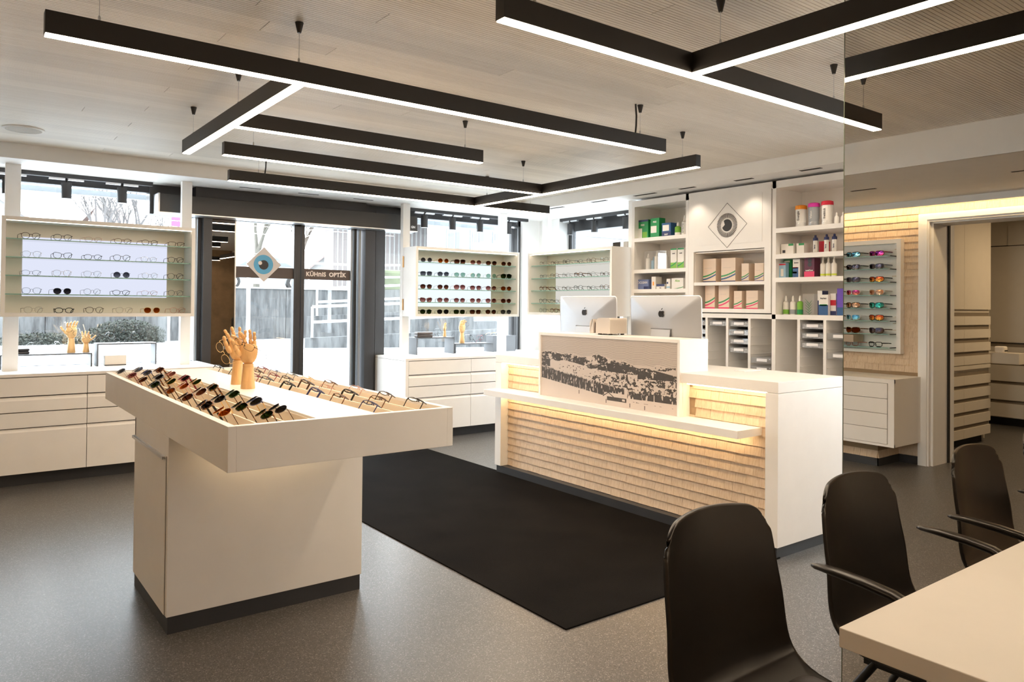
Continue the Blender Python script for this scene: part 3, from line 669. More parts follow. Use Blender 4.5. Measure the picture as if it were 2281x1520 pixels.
# ================================================================== SHELF UNIT
XS = 5.57; XBK = 5.95
su = thing('shelf_unit', (5.76, 4.0, 0), 'tall built-in white shelf unit behind the reception counter', 'shelf')
fr = MB()
fr.box(XS, XBK, 5.325, 5.36, .0, 2.49)            # left end
fr.box(XS, XBK, 4.63, 4.665, 0, 2.49).box(XS, XBK, 3.70, 3.735, 0, 2.49).box(XS, XBK, 2.42, 2.455, 0, 2.49)
fr.box(XS, XBK, 2.455, 5.325, 2.43, 2.49).build('carcass', WHITE, su)
B(XBK, XBK+.02, 2.42, 5.36, 0, 2.49).build('back_panel', WHITE, su)
B(XS, XBK, 2.44, 5.325, 1.327, 1.366).build('long_shelf', WHITE, su)
for z in (2.11, 1.793, 1.596): B(XS, XBK, 4.665, 5.325, z-.036, z).build('shelf', WHITE, su)
for z in (2.09, 1.871, 1.675): B(XS, XBK, 2.455, 3.70, z-.038, z).build('shelf', WHITE, su)
# middle bay: door frame with eye emblem above two open compartments
mf = MB().box(XS-.004, XS+.02, 3.745, 4.625, 1.935, 2.465).box(XS-.004, XS+.02, 4.565, 4.625, 1.375, 1.935).box(XS-.004, XS+.02, 3.745, 3.808, 1.375, 1.935).box(XS-.004, XS+.02, 3.808, 4.565, 1.375, 1.41)
mf.build('bay_frame', WHITE, su)
MB().box(XS+.0205, XS+.022, 3.737, 3.745, 1.368, 2.47).box(XS+.0205, XS+.022, 4.62, 4.628, 1.368, 2.47).box(XS+.0205, XS+.022, 3.745, 4.62, 1.368, 1.375).box(XS+.0205, XS+.022, 3.745, 4.62, 2.462, 2.47).build('bay_joint', DARKGAP, su)
su_in = MB().box(XS+.02, XBK, 4.562, 4.57, 1.41, 1.92).box(XS+.02, XBK, 3.80, 3.808, 1.41, 1.92).box(XS+.02, XBK, 3.808, 4.562, 1.92, 1.93).box(XS+.02, XBK, 3.808, 4.562, 1.40, 1.41)
su_in.build('bay_lining', WHITE, su)
B(XS+.002, XBK, 3.808, 4.565, 1.622, 1.651).build('shelf', WHITE, su)
B(XBK-.04, XBK-.03, 3.8, 4.57, 1.41, 1.92).build('bay_back', WHITE, su)
MB().box(XS-.006, XS-.004, 3.83, 4.54, 1.99, 2.41).build('raised_panel', WHITE, su)
em = plain('emblem_ink', (.03, .03, .032), .6)
mb = MB(); cy_, cz_ = 4.19, 2.155; rr_ = .208
pts = [(cy_+rr_, cz_), (cy_, cz_+.2), (cy_-rr_, cz_), (cy_, cz_-.2)]
for i in range(4):
    a, c = pts[i], pts[(i+1) % 4]; mb.tube([(XS-.007, *a), (XS-.007, *c)], .0016, 4)
for i in range(48):
    an = 2*math.pi*i/48; c_, s_ = math.cos(an), math.sin(an); w1, w2 = .0018, .0042; px, pz = -s_, c_
    mb.poly([(XS-.0085, cy_+c_*.066+px*w1, cz_+s_*.066+pz*w1), (XS-.0085, cy_+c_*.108+px*w2, cz_+s_*.108+pz*w2), (XS-.0085, cy_+c_*.108-px*w2, cz_+s_*.108-pz*w2), (XS-.0085, cy_+c_*.066-px*w1, cz_+s_*.066-pz*w1)])
pp = [(cy_+.054*math.cos(2*math.pi*i/36), cz_+.054*math.sin(2*math.pi*i/36)) for i in range(36)]
hc = (cy_+.047, cz_+.012)
def push(p):
    d = math.hypot(p[0]-hc[0], p[1]-hc[1])
    if d < .024: k = .024/max(d, .001); q = (hc[0]+(p[0]-hc[0])*k, hc[1]+(p[1]-hc[1])*k); return q if math.hypot(q[0]-cy_, q[1]-cz_) < .054 else (hc[0]+(cy_-hc[0])*.5, hc[1]+(cz_-hc[1])*.5)
    return p
mb.poly([(XS-.0088, *push(p)) for p in pp])
o = mb.build('eye_emblem', em, su); o['label'] = 'black diamond and rayed eye emblem'
# cubby section with clear drawers
cols = [5.325, 5.10, 4.87, 4.64, 4.415, 4.188, 3.957, 3.72, 3.486, 3.257, 3.03, 2.80, 2.455]
for c in [q for q in cols[1:-1] if q not in (4.64, 3.72)]: B(XS, XBK, c-.012, c+.012, 0, 1.328).build('divider', WHITE, su)
ZR = [1.328-.0765*k for k in range(1, 9)]
rl = MB()
for a, b_ in zip(cols[:-1], cols[1:]):
    for z in ZR:
        rl.box(XS+.012, XBK, b_+.012, b_+.022, z-.003, z+.001).box(XS+.012, XBK, a-.022, a-.012, z-.003, z+.001)
rl.build('runner', WHITE, su)['kind'] = 'stuff'
LABELP = plain('paper_label', (.86, .86, .88), .6)
FILL = plain('drawer_contents', (.66, .68, .72), .5, noise=.5, scale=60)
def clear_drawer(col, row, label, full=True):
    a, b_ = cols[col]-.014, cols[col+1]+.014; z = ZR[row]+.002; h = .05
    t = thing('cubby_drawer', (XS+.02, (a+b_)/2, z), label, 'storage tray', 'clear drawers in the shelf unit')
    MB().box(XS+.006, XS+.009, b_, a, z, z+h).box(XS+.006, XBK-.02, b_, a, z, z+.002).box(XS+.006, XBK-.02, b_, b_+.002, z, z+h).box(XS+.006, XBK-.02, a-.002, a, z, z+h).build('tray', CLEARP, t)
    m_ = (a+b_)/2
    B(XS+.003, XS+.0055, m_-.055, m_+.045, z+.014, z+.038).build('label_holder', LABELP, t)
    MB().tube([(XS+.001, b_+.022, z+.036), (XS+.006, b_+.022, z+.036)], .004, 8).build('knob', ALU, t)
    if full: B(XS+.02, XBK-.06, b_+.006, a-.006, z+.003, z+.036).build('contents', FILL, t)
CN = {3: 'fourth', 4: 'fifth', 5: 'sixth', 6: 'seventh', 7: 'eighth', 8: 'ninth', 9: 'tenth'}
for c_, r_ in ((3, 0), (3, 1), (3, 2), (4, 0), (5, 0), (5, 1), (5, 2), (5, 3), (6, 5), (6, 4), (8, 0), (8, 1), (8, 2), (9, 1), (9, 3)):
    clear_drawer(c_, r_, 'clear labelled drawer, %s row down, %s cubby column of shelf unit' % (ORDN[r_], CN[c_]), c_ in (3, 4, 5, 8))

# goods on the shelves --------------------------------------------------
def rgb(*c): return lin(c)
def pk(name, c): return plain('pack_'+name, c, .45)
WHP = pk('white', (.80, .78, .74)); GRN = pk('green', rgb(20, 140, 75)); LGR = pk('lime', rgb(120, 180, 60)); BLU = pk('blue', rgb(40, 85, 135)); DBL = pk('navy', rgb(35, 45, 95)); SLB = pk('slate', rgb(110, 125, 170))
PNK = pk('pink', rgb(225, 60, 110)); RED = pk('red', rgb(200, 20, 50)); MAG = pk('magenta', rgb(215, 50, 165)); ORG_ = pk('orange', rgb(245, 150, 20)); PUR = pk('purple', rgb(100, 70, 180)); PLUM = pk('plum', rgb(90, 25, 60)); YEL = pk('yellow', rgb(205, 220, 60)); LBL = pk('lightblue', rgb(150, 190, 215)); INK = pk('ink', rgb(50, 50, 60)); GRY = pk('silvergrey', rgb(150, 155, 160)); BEI = pk('beige', rgb(225, 205, 185))
def box_pack(name, y0, y1, z, h, body, label, bands=(), txt=None, tcol=None, x=5.63, depth=.09, group=None, spin=0, tsize=.02, tz=.5):
    """bands: (z fraction from, to, y fraction from, to, material)"""
    t = thing(name, (x+depth/2, (y0+y1)/2, z), label, 'box', group)
    B(x, x+depth, y0, y1, z, z+h).build('carton', body, t, bev=.001)
    for i, (a, b_, c, d, mm) in enumerate(bands):
        B(x-.0006, x+.0002, y1-(y1-y0)*d, y1-(y1-y0)*c, z+h*a, z+h*b_).build('print', mm, t)
    if txt: put_text('lettering', txt, tsize, tcol, t, (x-.0012, (y0+y1)/2, z+h*tz), '-x', ext=.0003, bold=.0005, spin=spin)
    return t
def swoosh(t, x, y0, y1, z, h, cols_):
    for k, mm in enumerate(cols_):
        mb = MB(); zz = z+h*(.10+.06*k*1.0)
        n = 8
        for i in range(n):
            u0, u1 = i/n, (i+1)/n; f = lambda u: zz+h*.20*u**1.6+h*.06*k
            a, c = y1-(y1-y0)*u0, y1-(y1-y0)*u1
            mb.poly([(x-.0010-.0002*k, a, f(u0)), (x-.0010-.0002*k, c, f(u1)), (x-.0010-.0002*k, c, f(u1)+h*.07), (x-.0010-.0002*k, a, f(u0)+h*.05)])
        mb.build('print', mm, t)
def bottle(name, y, z, h, r, body, cap, label, cat='bottle', x=5.67, taper=True, band=None, group=None, txt=None):
    t = thing(name, (x, y, z), label, cat, group)
    hb = h*.72 if taper else h*.80
    pr = [(r*.9, 0), (r, .006), (r, hb-.012), (r*.45, hb)] if taper else [(r*.92, 0), (r, .006), (r*.94, hb)]
    MB().lathe(pr, (x, y, z), 18, sx=.8).build('body', body, t, 40)
    pc = [(r*.40, hb), (r*.40, hb+.02), (r*.18, h)] if taper else [(r*1.02, hb), (r*1.04, hb+.01), (r*1.0, h-.006), (r*.8, h)]
    MB().lathe(pc, (x, y, z), 16, sx=.8 if not taper else 1).build('cap', cap, t, 40)
    if band: MB().lathe([(r*1.012, hb*band[0]), (r*1.012, hb*band[1])], (x, y, z), 18, sx=.8).build('label_band', band[2], t, 40)
    if txt: put_text('lettering', txt[0], txt[1], txt[2], t, (x-r*.82, y, z+hb*.5), '-x', ext=.0003, bold=.0004, spin=P2)
    return t
# left bay
t = box_pack('lens_care_box', 5.195, 5.345, 2.11, .19, GRN, 'large green and white lens care box, far left on top left shelf', ((.90, 1, 0, 1, DBL), (.02, .55, .05, .45, WHP), (.05, .35, .5, .9, LGR)), 'FREE', WHP, tsize=.024, tz=.72)
t = box_pack('lens_care_box', 5.05, 5.165, 2.11, .195, GRN, 'tall green lens care box beside the larger green box', ((.25, .6, .05, .7, WHP),), 'FREE', WHP, tsize=.022, tz=.80)
box_pack('blue_box', 4.90, 5.015, 2.11, .135, BLU, 'blue box with white panel, middle of top left shelf', ((.0, .35, 0, 1, DBL), (.42, .85, .1, .8, WHP)), 'EASY', WHP, tsize=.02, tz=.16)
bottle('solution_bottle', 4.845, 2.11, .135, .032, LGR, WHP, 'green and white dropper bottle on top left shelf', band=(.05, .35, WHP))
bottle('solution_bottle', 4.762, 2.11, .195, .032, WHP, WHP, 'tall white bottle with vertical lettering, right end of top left shelf', txt=('EYEYE', .034, GRY))
p_ = thing('bottle_pack', (5.7, 5.12, 1.793), 'clear bag of white dropper bottles on second left shelf', 'pack')
for i, (yy, hh) in enumerate(((5.235, .165), (5.18, .13), (5.12, .185), (5.05, .12), (5.0, .175))):
    MB().lathe([(.024, 0), (.026, .005), (.026, hh*.7), (.01, hh*.76), (.005, hh)], (5.68+.02*(i % 2), yy, 1.794), 14).build('bottle', [WHP, LBL][i == 1], p_, 40)
B(5.65, 5.73, 4.97, 5.265, 1.793, 1.98).build('bag', CLEARP, p_)
for i, (a, b_, lb) in enumerate(((4.825, 4.90, 'left'), (4.735, 4.812, 'right'))):
    t = box_pack('saline_carton', a, b_, 1.793, .195, WHP, 'white carton with green foot, %s of the pair on second left shelf' % lb, ((.0, .3, 0, 1, LGR), (.93, 1, 0, 1, GRN)), 'multi', INK, tsize=.016, tz=.75); swoosh(t, 5.63, a, b_, 1.793, .195, [GRN])
box_pack('eye_care_box', 5.185, 5.345, 1.596, .10, SLB, 'slate blue box with white lettering, far left on third left shelf', ((.0, .3, .6, 1, DBL),), 'OCUSAN', WHP, tsize=.032, tz=.68)
box_pack('slim_carton', 5.09, 5.145, 1.596, .125, WHP, 'slim upright cream carton on third left shelf', ((.3, .6, .3, .6, ORG_),))
box_pack('flat_box', 4.975, 5.08, 1.596, .05, WHP, 'flat white and navy box on third left shelf', ((.55, 1, 0, 1, DBL),), 'lens', INK, tsize=.014, tz=.25)
box_pack('slim_carton', 4.905, 4.95, 1.596, .10, WHP, 'small white upright carton with navy print on third left shelf', ((.5, .7, .1, .5, DBL), (.1, .25, .0, 1, LBL)))
t = box_pack('leaf_carton', 4.74, 4.885, 1.596, .104, WHP, 'white carton with green leaf sprig, right end of third left shelf', (), 'Aloe', LGR, tsize=.03, tz=.75); swoosh(t, 5.63, 4.74, 4.885, 1.58, .104, [GRN])
# middle bay
for zz, lst, c2 in ((1.651, ((4.385, 4.53, .22, 'first from left'), (4.17, 4.325, .219, 'second from left'), (4.03, 4.105, .163, 'third from left'), (3.88, 3.97, .16, 'fourth from left')), BLU),
                    (1.41, ((4.395, 4.505, .22, 'first from left'), (4.235, 4.352, .217, 'second from left'), (4.10, 4.185, .16, 'third from left'), (3.935, 4.055, .162, 'fourth from left')), PNK)):
    for a, b_, h_, lb in lst:
        t = box_pack('supplement_carton', a, b_, zz, h_, BEI, 'cream carton with green and %s swoosh, %s on the %s emblem bay shelf' % ('blue' if c2 is BLU else 'pink', lb, 'upper' if c2 is BLU else 'lower'),
                     ((0, .06, 0, 1, DBL if c2 is BLU else PNK),), None, x=5.66, depth=.12, group='cream cartons in the emblem bay')
        swoosh(t, 5.66, a, b_, zz, h_, [c2, GRN]); B(5.6585, 5.6595, a+(b_-a)*.3, b_-(b_-a)*.12, zz+h_*.60, zz+h_*.606).build('print', GRY, t)
# right bay
for i, (yy, cc, cn) in enumerate(((3.53, ORG_, 'orange'), (3.415, MAG, 'pink'), (3.298, RED, 'red'))):
    t = thing('supplement_jar', (5.67, yy, 2.09), 'white jar with %s lid on top right shelf' % cn, 'jar', 'jars with coloured lids')
    hj = (.186, .194, .199)[i]
    MB().lathe([(.040, 0), (.044, .008), (.040, .04), (.043, .07), (.043, hj-.035)], (5.67, yy, 2.09), 28).build('body', [WHP, GRY, WHP][i], t, 50)
    MB().lathe([(.040, 0), (.0445, .006), (.0415, .04)], (5.67, yy, 2.0905), 28).build('clear_base', CLEARP, t, 50)
    MB().lathe([(.046, hj-.036), (.048, hj-.03), (.046, hj-.006), (.030, hj)], (5.67, yy, 2.09), 28).build('lid', cc, t, 50)
    put_text('lettering', ['Energie', 'Vision', 'freiblick'][i], .026, INK if i != 1 else WHP, t, (5.625, yy, 2.09+.095), '-x', ext=.0003, bold=.0003, spin=P2)
bottle('small_bottle', 3.218, 2.09, .10, .019, WHP, WHP, 'small white bottle right of the red lidded jar on top right shelf')
bottle('small_bottle', 3.165, 2.09, .097, .018, WHP, WHP, 'small white bottle cut off by the mirror edge on top right shelf')
box_pack('wipe_box', 3.575, 3.69, 1.871, .088, WHP, 'white box with black cross mark, left on second right shelf', ((.80, 1, .6, 1, GRN), (.15, .42, .12, .35, INK)))
box_pack('wipe_box', 3.49, 3.56, 1.871, .088, WHP, 'second white box with green corner on second right shelf', ((.80, 1, .3, 1, GRN),), x=5.65)
for i, yy in enumerate((3.40, 3.303, 3.236)):
    t = bottle('spray_bottle', yy, 1.871, .128, .020, WHP, DBL, 'white spray bottle with navy cap, %s from left on second right shelf' % ORDN[i], 'bottle', taper=False, txt=('lens', .022, DBL), group='spray bottles')
    MB().lathe([(.009, 0), (.009, .016), (.006, .022)], (5.67, yy, 1.871+.126), 12).build('nozzle', DBL, t, 40)
box_pack('red_box', 3.352, 3.40, 1.871, .10, RED, 'slim red box behind the spray bottles on second right shelf', (), x=5.72)
box_pack('blue_green_box', 3.64, 3.705, 1.675, .125, LBL, 'pale blue box in front of green one, left on third right shelf', ((.1, .6, .3, .7, WHP), (.85, .95, 0, 1, RED)), x=5.62, depth=.05)
box_pack('green_box', 3.625, 3.695, 1.675, .155, GRN, 'green box behind pale blue box on third right shelf', ((.85, .95, 0, .8, WHP),), x=5.68, depth=.05)
box_pack('care_box', 3.515, 3.58, 1.675, .153, WHP, 'white and blue box, second on third right shelf', ((.0, .55, 0, .8, BLU), (.22, .32, 0, .6, YEL), (.5, .56, 0, .7, RED)), 'System', INK, tsize=.014, tz=.8)
t = box_pack('care_box', 3.385, 3.475, 1.675, .168, PLUM, 'plum and magenta box with round emblems on third right shelf', ((.0, .28, 0, 1, PNK),), 'totalCare', WHP, tsize=.017, tz=.33)
for dz in (.115, .148): disc('print', (5.6285, 3.425, 1.675+dz-.012), .018, .0006, INK, t, (-1, 0))
for i, yy in enumerate((3.334, 3.287, 3.238)):
    bottle('saline_bottle', yy, 1.675, .16, .0215, WHP, WHP, 'white dropper bottle with yellow bands, %s of the row on third right shelf' % ORDN[i], band=(.10, .22, YEL), group='yellow banded dropper bottles')
for i, yy in enumerate((3.665, 3.60, 3.535)):
    bottle('green_bottle', yy, 1.366, .158, .026, [WHP, WHP, LGR][i], WHP, 'white and green dropper bottle, %s from left on lowest right shelf' % ORDN[i], band=(.05, .38, [LGR, GRY, GRN][i]), group='white and green bottles')
t = thing('clear_pack', (5.68, 3.45, 1.366), 'clear gift pack with green leaf print on lowest right shelf', 'pack')
B(5.65, 5.72, 3.40, 3.50, 1.366, 1.54).build('wrap', CLEARP, t)
for k in range(10): MB().tube([(5.66, 3.45, 1.37+.01*k), (5.655, 3.45+(.03 if k % 2 else -.03), 1.39+.012*k)], [.003, .001], 5).build('leaf', GRN, t)
box_pack('dark_blue_box', 3.345, 3.385, 1.366, .198, DBL, 'dark blue and white box behind others, on lowest right shelf', ((.6, 1, 0, 1, WHP),), x=5.68)
box_pack('care_box', 3.265, 3.345, 1.366, .165, WHP, 'white box with blue foot and green stripe on lowest right shelf', ((.0, .5, 0, 1, BLU), (.45, .53, .1, .9, GRN)), 'EasySept', INK, tsize=.015, tz=.82)
box_pack('red_blue_box', 3.215, 3.262, 1.366, .175, WHP, 'white box with red square on lowest right shelf', ((.45, .7, 0, 1, RED), (0, .2, 0, 1, DBL)), x=5.66)
box_pack('purple_box', 3.13, 3.19, 1.366, .213, PUR, 'purple box at the mirror edge on lowest right shelf', ((0, .3, 0, 1, BLU),))

# ================================================================== RECEPTION COUNTER
CX = 3.76
ct = thing('reception_counter', (4.1, 3.84, 0), 'white reception counter with wooden shingle front and print panel', 'counter')
fr = MB()
fr.box(CX, 4.455, 2.478, 2.56, .065, .935).box(CX, 4.455, 5.12, 5.202, .065, .935).box(CX, 4.455, 2.478, 5.202, .937, 1.0)
fr.build('frame', WHITE, ct, bev=.0015)
B(CX+.012, 4.44, 2.490, 5.19, .0, .065).build('plinth', KICK, ct)
B(CX+.085, 4.40, 2.56, 5.12, .065, .937).build('core', plain('shingle_batten', (.35, .25, .15), .8), ct)
shingle_field(ct, 2.562, 5.118, .068, .93, .0595, lambda u, z: ((CX+.084, u, z), -P2), lambda a, b_, z: z > .70 and a > 3.12 and b_ < 4.66, 296)
lg = MB().box(3.605, CX+.083, 2.635, 5.155, .672, .718); lg.build('ledge', WHITE, ct, bev=.0015)
B(CX+.006, CX+.02, 2.70, 5.10, .664, .6715).build('light_strip', STRIPE, ct)
B(CX+.012, CX+.026, 2.565, 3.14, .930, .9365).build('light_strip', STRIPE, ct)
B(CX+.012, CX+.026, 4.64, 5.11, .930, .9365).build('light_strip', STRIPE, ct)
bxp = MB().box(CX-.012, 4.03, 3.18, 3.20, .718, 1.212).box(CX-.012, 4.03, 4.585, 4.605, .718, 1.212).box(CX-.012, 4.03, 3.20, 4.585, 1.19, 1.212).box(CX-.004, CX+.015, 3.20, 4.585, .718, 1.19)
bxp.box(4.012, 4.03, 3.20, 4.585, 1.0, 1.19).box(CX+.015, CX+.083, 3.175, 3.20, .718, .94).box(CX+.015, CX+.083, 4.585, 4.61, .718, .94)
bxp.build('screen_box', WHITE, ct, bev=.001)
# engraved landscape: rows of short dark strokes (flat print)
def landscape():
    NX, NY = 560, 200
    rs = np.random.RandomState(4)
    def vnoise(fx, fy, seed, oc=4):
        r = np.random.RandomState(seed); out = np.zeros((NY, NX)); amp = 1; tot = 0
        for o in range(oc):
            gx, gy = int(fx*2**o)+2, int(fy*2**o)+2; g = r.rand(gy, gx)
            xs = np.linspace(0, gx-1.001, NX); ys = np.linspace(0, gy-1.001, NY)
            x0 = xs.astype(int); y0 = ys.astype(int); tx = xs-x0; ty = (ys-y0)[:, None]; tx = tx*tx*(3-2*tx); ty = ty*ty*(3-2*ty)
            a = g[np.ix_(y0, x0)]*(1-tx)+g[np.ix_(y0, x0+1)]*tx; b_ = g[np.ix_(y0+1, x0)]*(1-tx)+g[np.ix_(y0+1, x0+1)]*tx
            out += amp*(a*(1-ty)+b_*ty); tot += amp; amp *= .55
        return out/tot
    U, V = np.meshgrid(np.linspace(0, 1, NX), np.linspace(0, 1, NY))   # V: 0 bottom .. 1 top
    D = np.zeros((NY, NX), bool)
    ridge = .70+.045*np.sin(U*5.2+.4)+.03*np.sin(U*13+1)+.018*np.sin(U*31)+.03*(vnoise(40, 1, 3)-.5)-.08*np.clip(U-.86, 0, 1)*4*.5
    ridge = np.where(U < .12, ridge-.02, ridge)
    below = V < ridge
    n1 = .65*vnoise(26, 14, 8, 5)+.35*vnoise(120, 50, 41, 3); n2 = vnoise(80, 34, 9, 4); n3 = vnoise(8, 7, 12, 3)
    mt_ = below & (V > .42)
    dens = .50-.10*np.clip((V-.6)*6, 0, 1)
    D |= mt_ & (n1 > dens+.04) & (n2 > .35) & (V > .60)
    big = (np.abs((V-.58)-(U-.55)*.16*np.sign(.75-U)) < .085*np.clip(1-np.abs(U-.72)/.34, 0, 1)+.02) & (U > .38)
    D |= big & mt_ & (n1 > .40)
    D |= (np.abs(V-.62-.05*np.sin(U*9)) < .05) & (U > .08) & (U < .42) & (n1 > .42) & below
    D |= (U < .075) & (V > .50) & (V < .62) & (n2 > .3)
    D |= (V > .30) & (V < .46) & (n2 > .56) & (U > .40)
    D |= (V > .40) & (V < .55) & (n2 > .63) & (n1 > .5)
    fb = .30-.28*np.clip(U/.55, 0, 1)*.62; top = fb+.17-.05*U+.05*(vnoise(110, 1, 5, 2)-.2)+.02*rs.rand(1, NX)
    tr = (U < .66) & (V > fb) & (V < top); D |= tr & (vnoise(150, 14, 6, 2) > .33)
    fb2 = .13+.02*U; top2 = fb2+.09+.05*(vnoise(120, 1, 15, 2)-.3); D |= (U > .68) & (V > fb2) & (V < top2) & (vnoise(150, 12, 16, 2) > .36)
    D |= (U > .66) & (V > .22) & (V < .40) & (n2 > .55)
    # barn with snowy roof
    hb = (U > .535) & (U < .675) & (V > .075) & (V < .135); rf = (U > .515) & (U < .68) & (V > .125) & (V < .195-.5*np.abs(U-.60)*0)
    D[rf] = False; D |= hb; D[(U > .645) & (U < .665) & (V > .09) & (V < .12)] = False
    D |= (np.abs((V-.13)-(U-.505)*1.6) < .008) & (U > .505) & (U < .545); D |= (np.abs((V-.195)+(U-.545)*1.6) < .008) & (U > .545) & (U < .585)
    for uu, vv in ((.32, .14), (.53, .06), (.70, .045), (.80, .04)): D |= (np.abs(U-uu) < .003) & (np.abs(V-vv) < .03)
    D |= (np.abs(V-(.10-.05*(U-.7))) < .003) & (U > .72) & (vnoise(90, 2, 31, 1) > .5)
    mb = MB(); y0, y1, z0, z1 = 4.575, 3.21, .722, 1.183; dz = (z1-z0)/NY; dy = (y1-y0)/NX; x = CX-.0052
    for j in range(NY):
        row = D[j]; z = z0+j*dz; i = 0
        while i < NX:
            if row[i]:
                k = i
                while k < NX and row[k]: k += 1
                mb.poly([(x, y0+i*dy, z), (x, y0+k*dy, z), (x, y0+k*dy, z+dz*.86), (x, y0+i*dy, z+dz*.86)]); i = k
            else: i += 1
    # sky: fine wavy horizontal lines
    z = z0+.66*(z1-z0)
    while z < z1:
        for i in range(0, NX, 6):
            u = (i+3)/NX; v = (z-z0)/(z1-z0)
            if v < ridge[0][min(i, NX-1)]+.01: continue
            a = z+.0016*math.sin(i*.09); b_ = z+.0016*math.sin((i+6)*.09)
            mb.poly([(x, y0+i*dy, a), (x, y0+min(i+6, NX)*dy, b_), (x, y0+min(i+6, NX)*dy, b_+.0010), (x, y0+i*dy, a+.0010)])
        z += .0062
    return mb
o = B(CX-.0048, CX-.004, 3.205, 4.58, .720, 1.187).build('print_panel', plain('panel_paper', (.60, .52, .46), .6), ct)
o = landscape().build('landscape_print', plain('print_ink', (.055, .048, .044), .7), ct); o['kind'] = 'stuff'; o['label'] = 'black winter mountain landscape with fir trees and barn'

# desktop computers on the counter
SILV = plain('silver_monitor_back', (.42, .43, .45), .40, metal=.6)
SILVE = plain('silver_edge', (.85, .86, .87), .3, metal=.8)
def monitor(yc, label):
    t = thing('desktop_computer', (4.08, yc, 1.0), label, 'computer')
    w, z0, z1 = .325, 1.07, 1.497; tilt = .012
    NU, NV = 18, 12; mb = MB(); X0 = 4.052
    def corner(u, v):   # rounded rectangle mapping
        return u, v
    pts = []
    import itertools
    rc = .022; ring = []
    for cy, cz, a0 in ((w-rc, z1-rc, 0), (-w+rc, z1-rc, 90), (-w+rc, z0+.004, 180), (w-rc, z0+.004, 270)):
        r_ = rc if a0 < 180 else .004
        cy = cy if a0 < 180 else math.copysign(w-.004, cy)
        for k in range(6):
            a = math.radians(a0+18*k); ring.append((cy+r_*math.cos(a), cz+r_*math.sin(a)))
    def xx(z): return X0-(z-z0)*.03
    n = len(ring); cz = (z0+z1)/2
    for s_, dx in ((1.0, .012), (1.0, .007), (.80, -.006), (.55, -.018), (.25, -.025)):
        mb.v += [(xx(cz+(z-cz)*s_)+dx, yc+y*s_, cz+(z-cz)*s_) for y, z in ring]
    for L in range(4):
        for i in range(n):
            j = (i+1) % n; mb.f.append((L*n+i, L*n+j, (L+1)*n+j, (L+1)*n+i)); mb.m.append(0)
    mb.f.append(tuple(range(4*n, 5*n))); mb.m.append(0)
    mb.build('back_shell', SILV, t, 60)
    mb = MB(); mb.poly([(xx(z)+.0125, yc+y, z) for y, z in ring][::-1]); mb.build('screen', plain('black_screen', (.01, .01, .01), .1), t)
    mb = MB(); mb.tube([(xx(z)+.009, yc+y, z) for y, z in ring], .004, 6, closed=True); mb.build('rim', SILVE, t, 60)
    st = MB(); prof = [(X0-.020, 1.27), (X0-.040, 1.262), (X0-.085, 1.012), (X0-.02, 1.0), (X0+.12, 1.0)]
    th = .007
    for (xa, za), (xb, zb) in zip(prof[:-1], prof[1:]):
        st.poly([(xa, yc-.085, za), (xb, yc-.095, zb), (xb, yc+.095, zb), (xa, yc+.085, za)])
        st.poly([(xa+th, yc-.085, za+th*.2), (xa+th, yc+.085, za+th*.2), (xb+th*.6, yc+.095, zb+th*.8), (xb+th*.6, yc-.095, zb+th*.8)])
        for s_ in (-1, 1): st.poly([(xa, yc+s_*.085, za), (xa+th, yc+s_*.085, za+th*.2), (xb+th*.6, yc+s_*.095, zb+th*.8), (xb, yc+s_*.095, zb)])
    st.build('stand', SILV, t)
    # logo: bitten fruit with leaf
    lz, lx = 1.372, X0-(1.372-z0)*.03-.0275
    L_ = MB(); n = 40; pts = []
    for i in range(n):
        a = 2*math.pi*i/n; c, s_ = math.cos(a), math.sin(a)
        r_ = .0235*(1+.10*abs(c)-.02*s_); y = -c*r_*.98; z = s_*r_*1.08
        if s_ > .8: z -= .006*(s_-.8)/.2
        if s_ < -.85: z += .004*(-s_-.85)/.15
        bx, bz = -.0285, .003; d = math.hypot(y-bx, z-bz)
        if d < .0125: k = .0125/max(d, 1e-4); y, z = bx+(y-bx)*k, bz+(z-bz)*k
        pts.append((y, z))
    for dx in (0, .003):
        pass
    c0 = len(L_.v); L_.v.append((lx, yc+.004, lz)); L_.v += [(lx, yc+y, lz+z) for y, z in pts]
    for i in range(n): L_.f.append((c0, c0+1+i, c0+1+(i+1) % n)); L_.m.append(0)
    L_.v += [(lx+.008, yc+y, lz+z) for y, z in pts]
    for i in range(n): j = (i+1) % n; L_.f.append((c0+1+i, c0+n+1+i, c0+n+1+j, c0+1+j)); L_.m.append(0)
    lf = [(-.001+.010*math.sin(math.pi*k/8)*(.55)-k*.0015, .027+.0018*k) for k in range(9)]+[(-.001-.004*math.sin(math.pi*k/8)-k*.0015, .027+.0018*k) for k in range(7, 0, -1)]
    L_.poly([(lx, yc+y*1.0-.001, lz+z) for y, z in lf])
    L_.build('emblem', plain('glossy_black_emblem', (.02, .02, .022), .12), t)
    return t
monitor(3.578, 'silver desktop computer seen from behind, right one on the counter')
monitor(4.375, 'silver desktop computer seen from behind, left one beside the card printer')
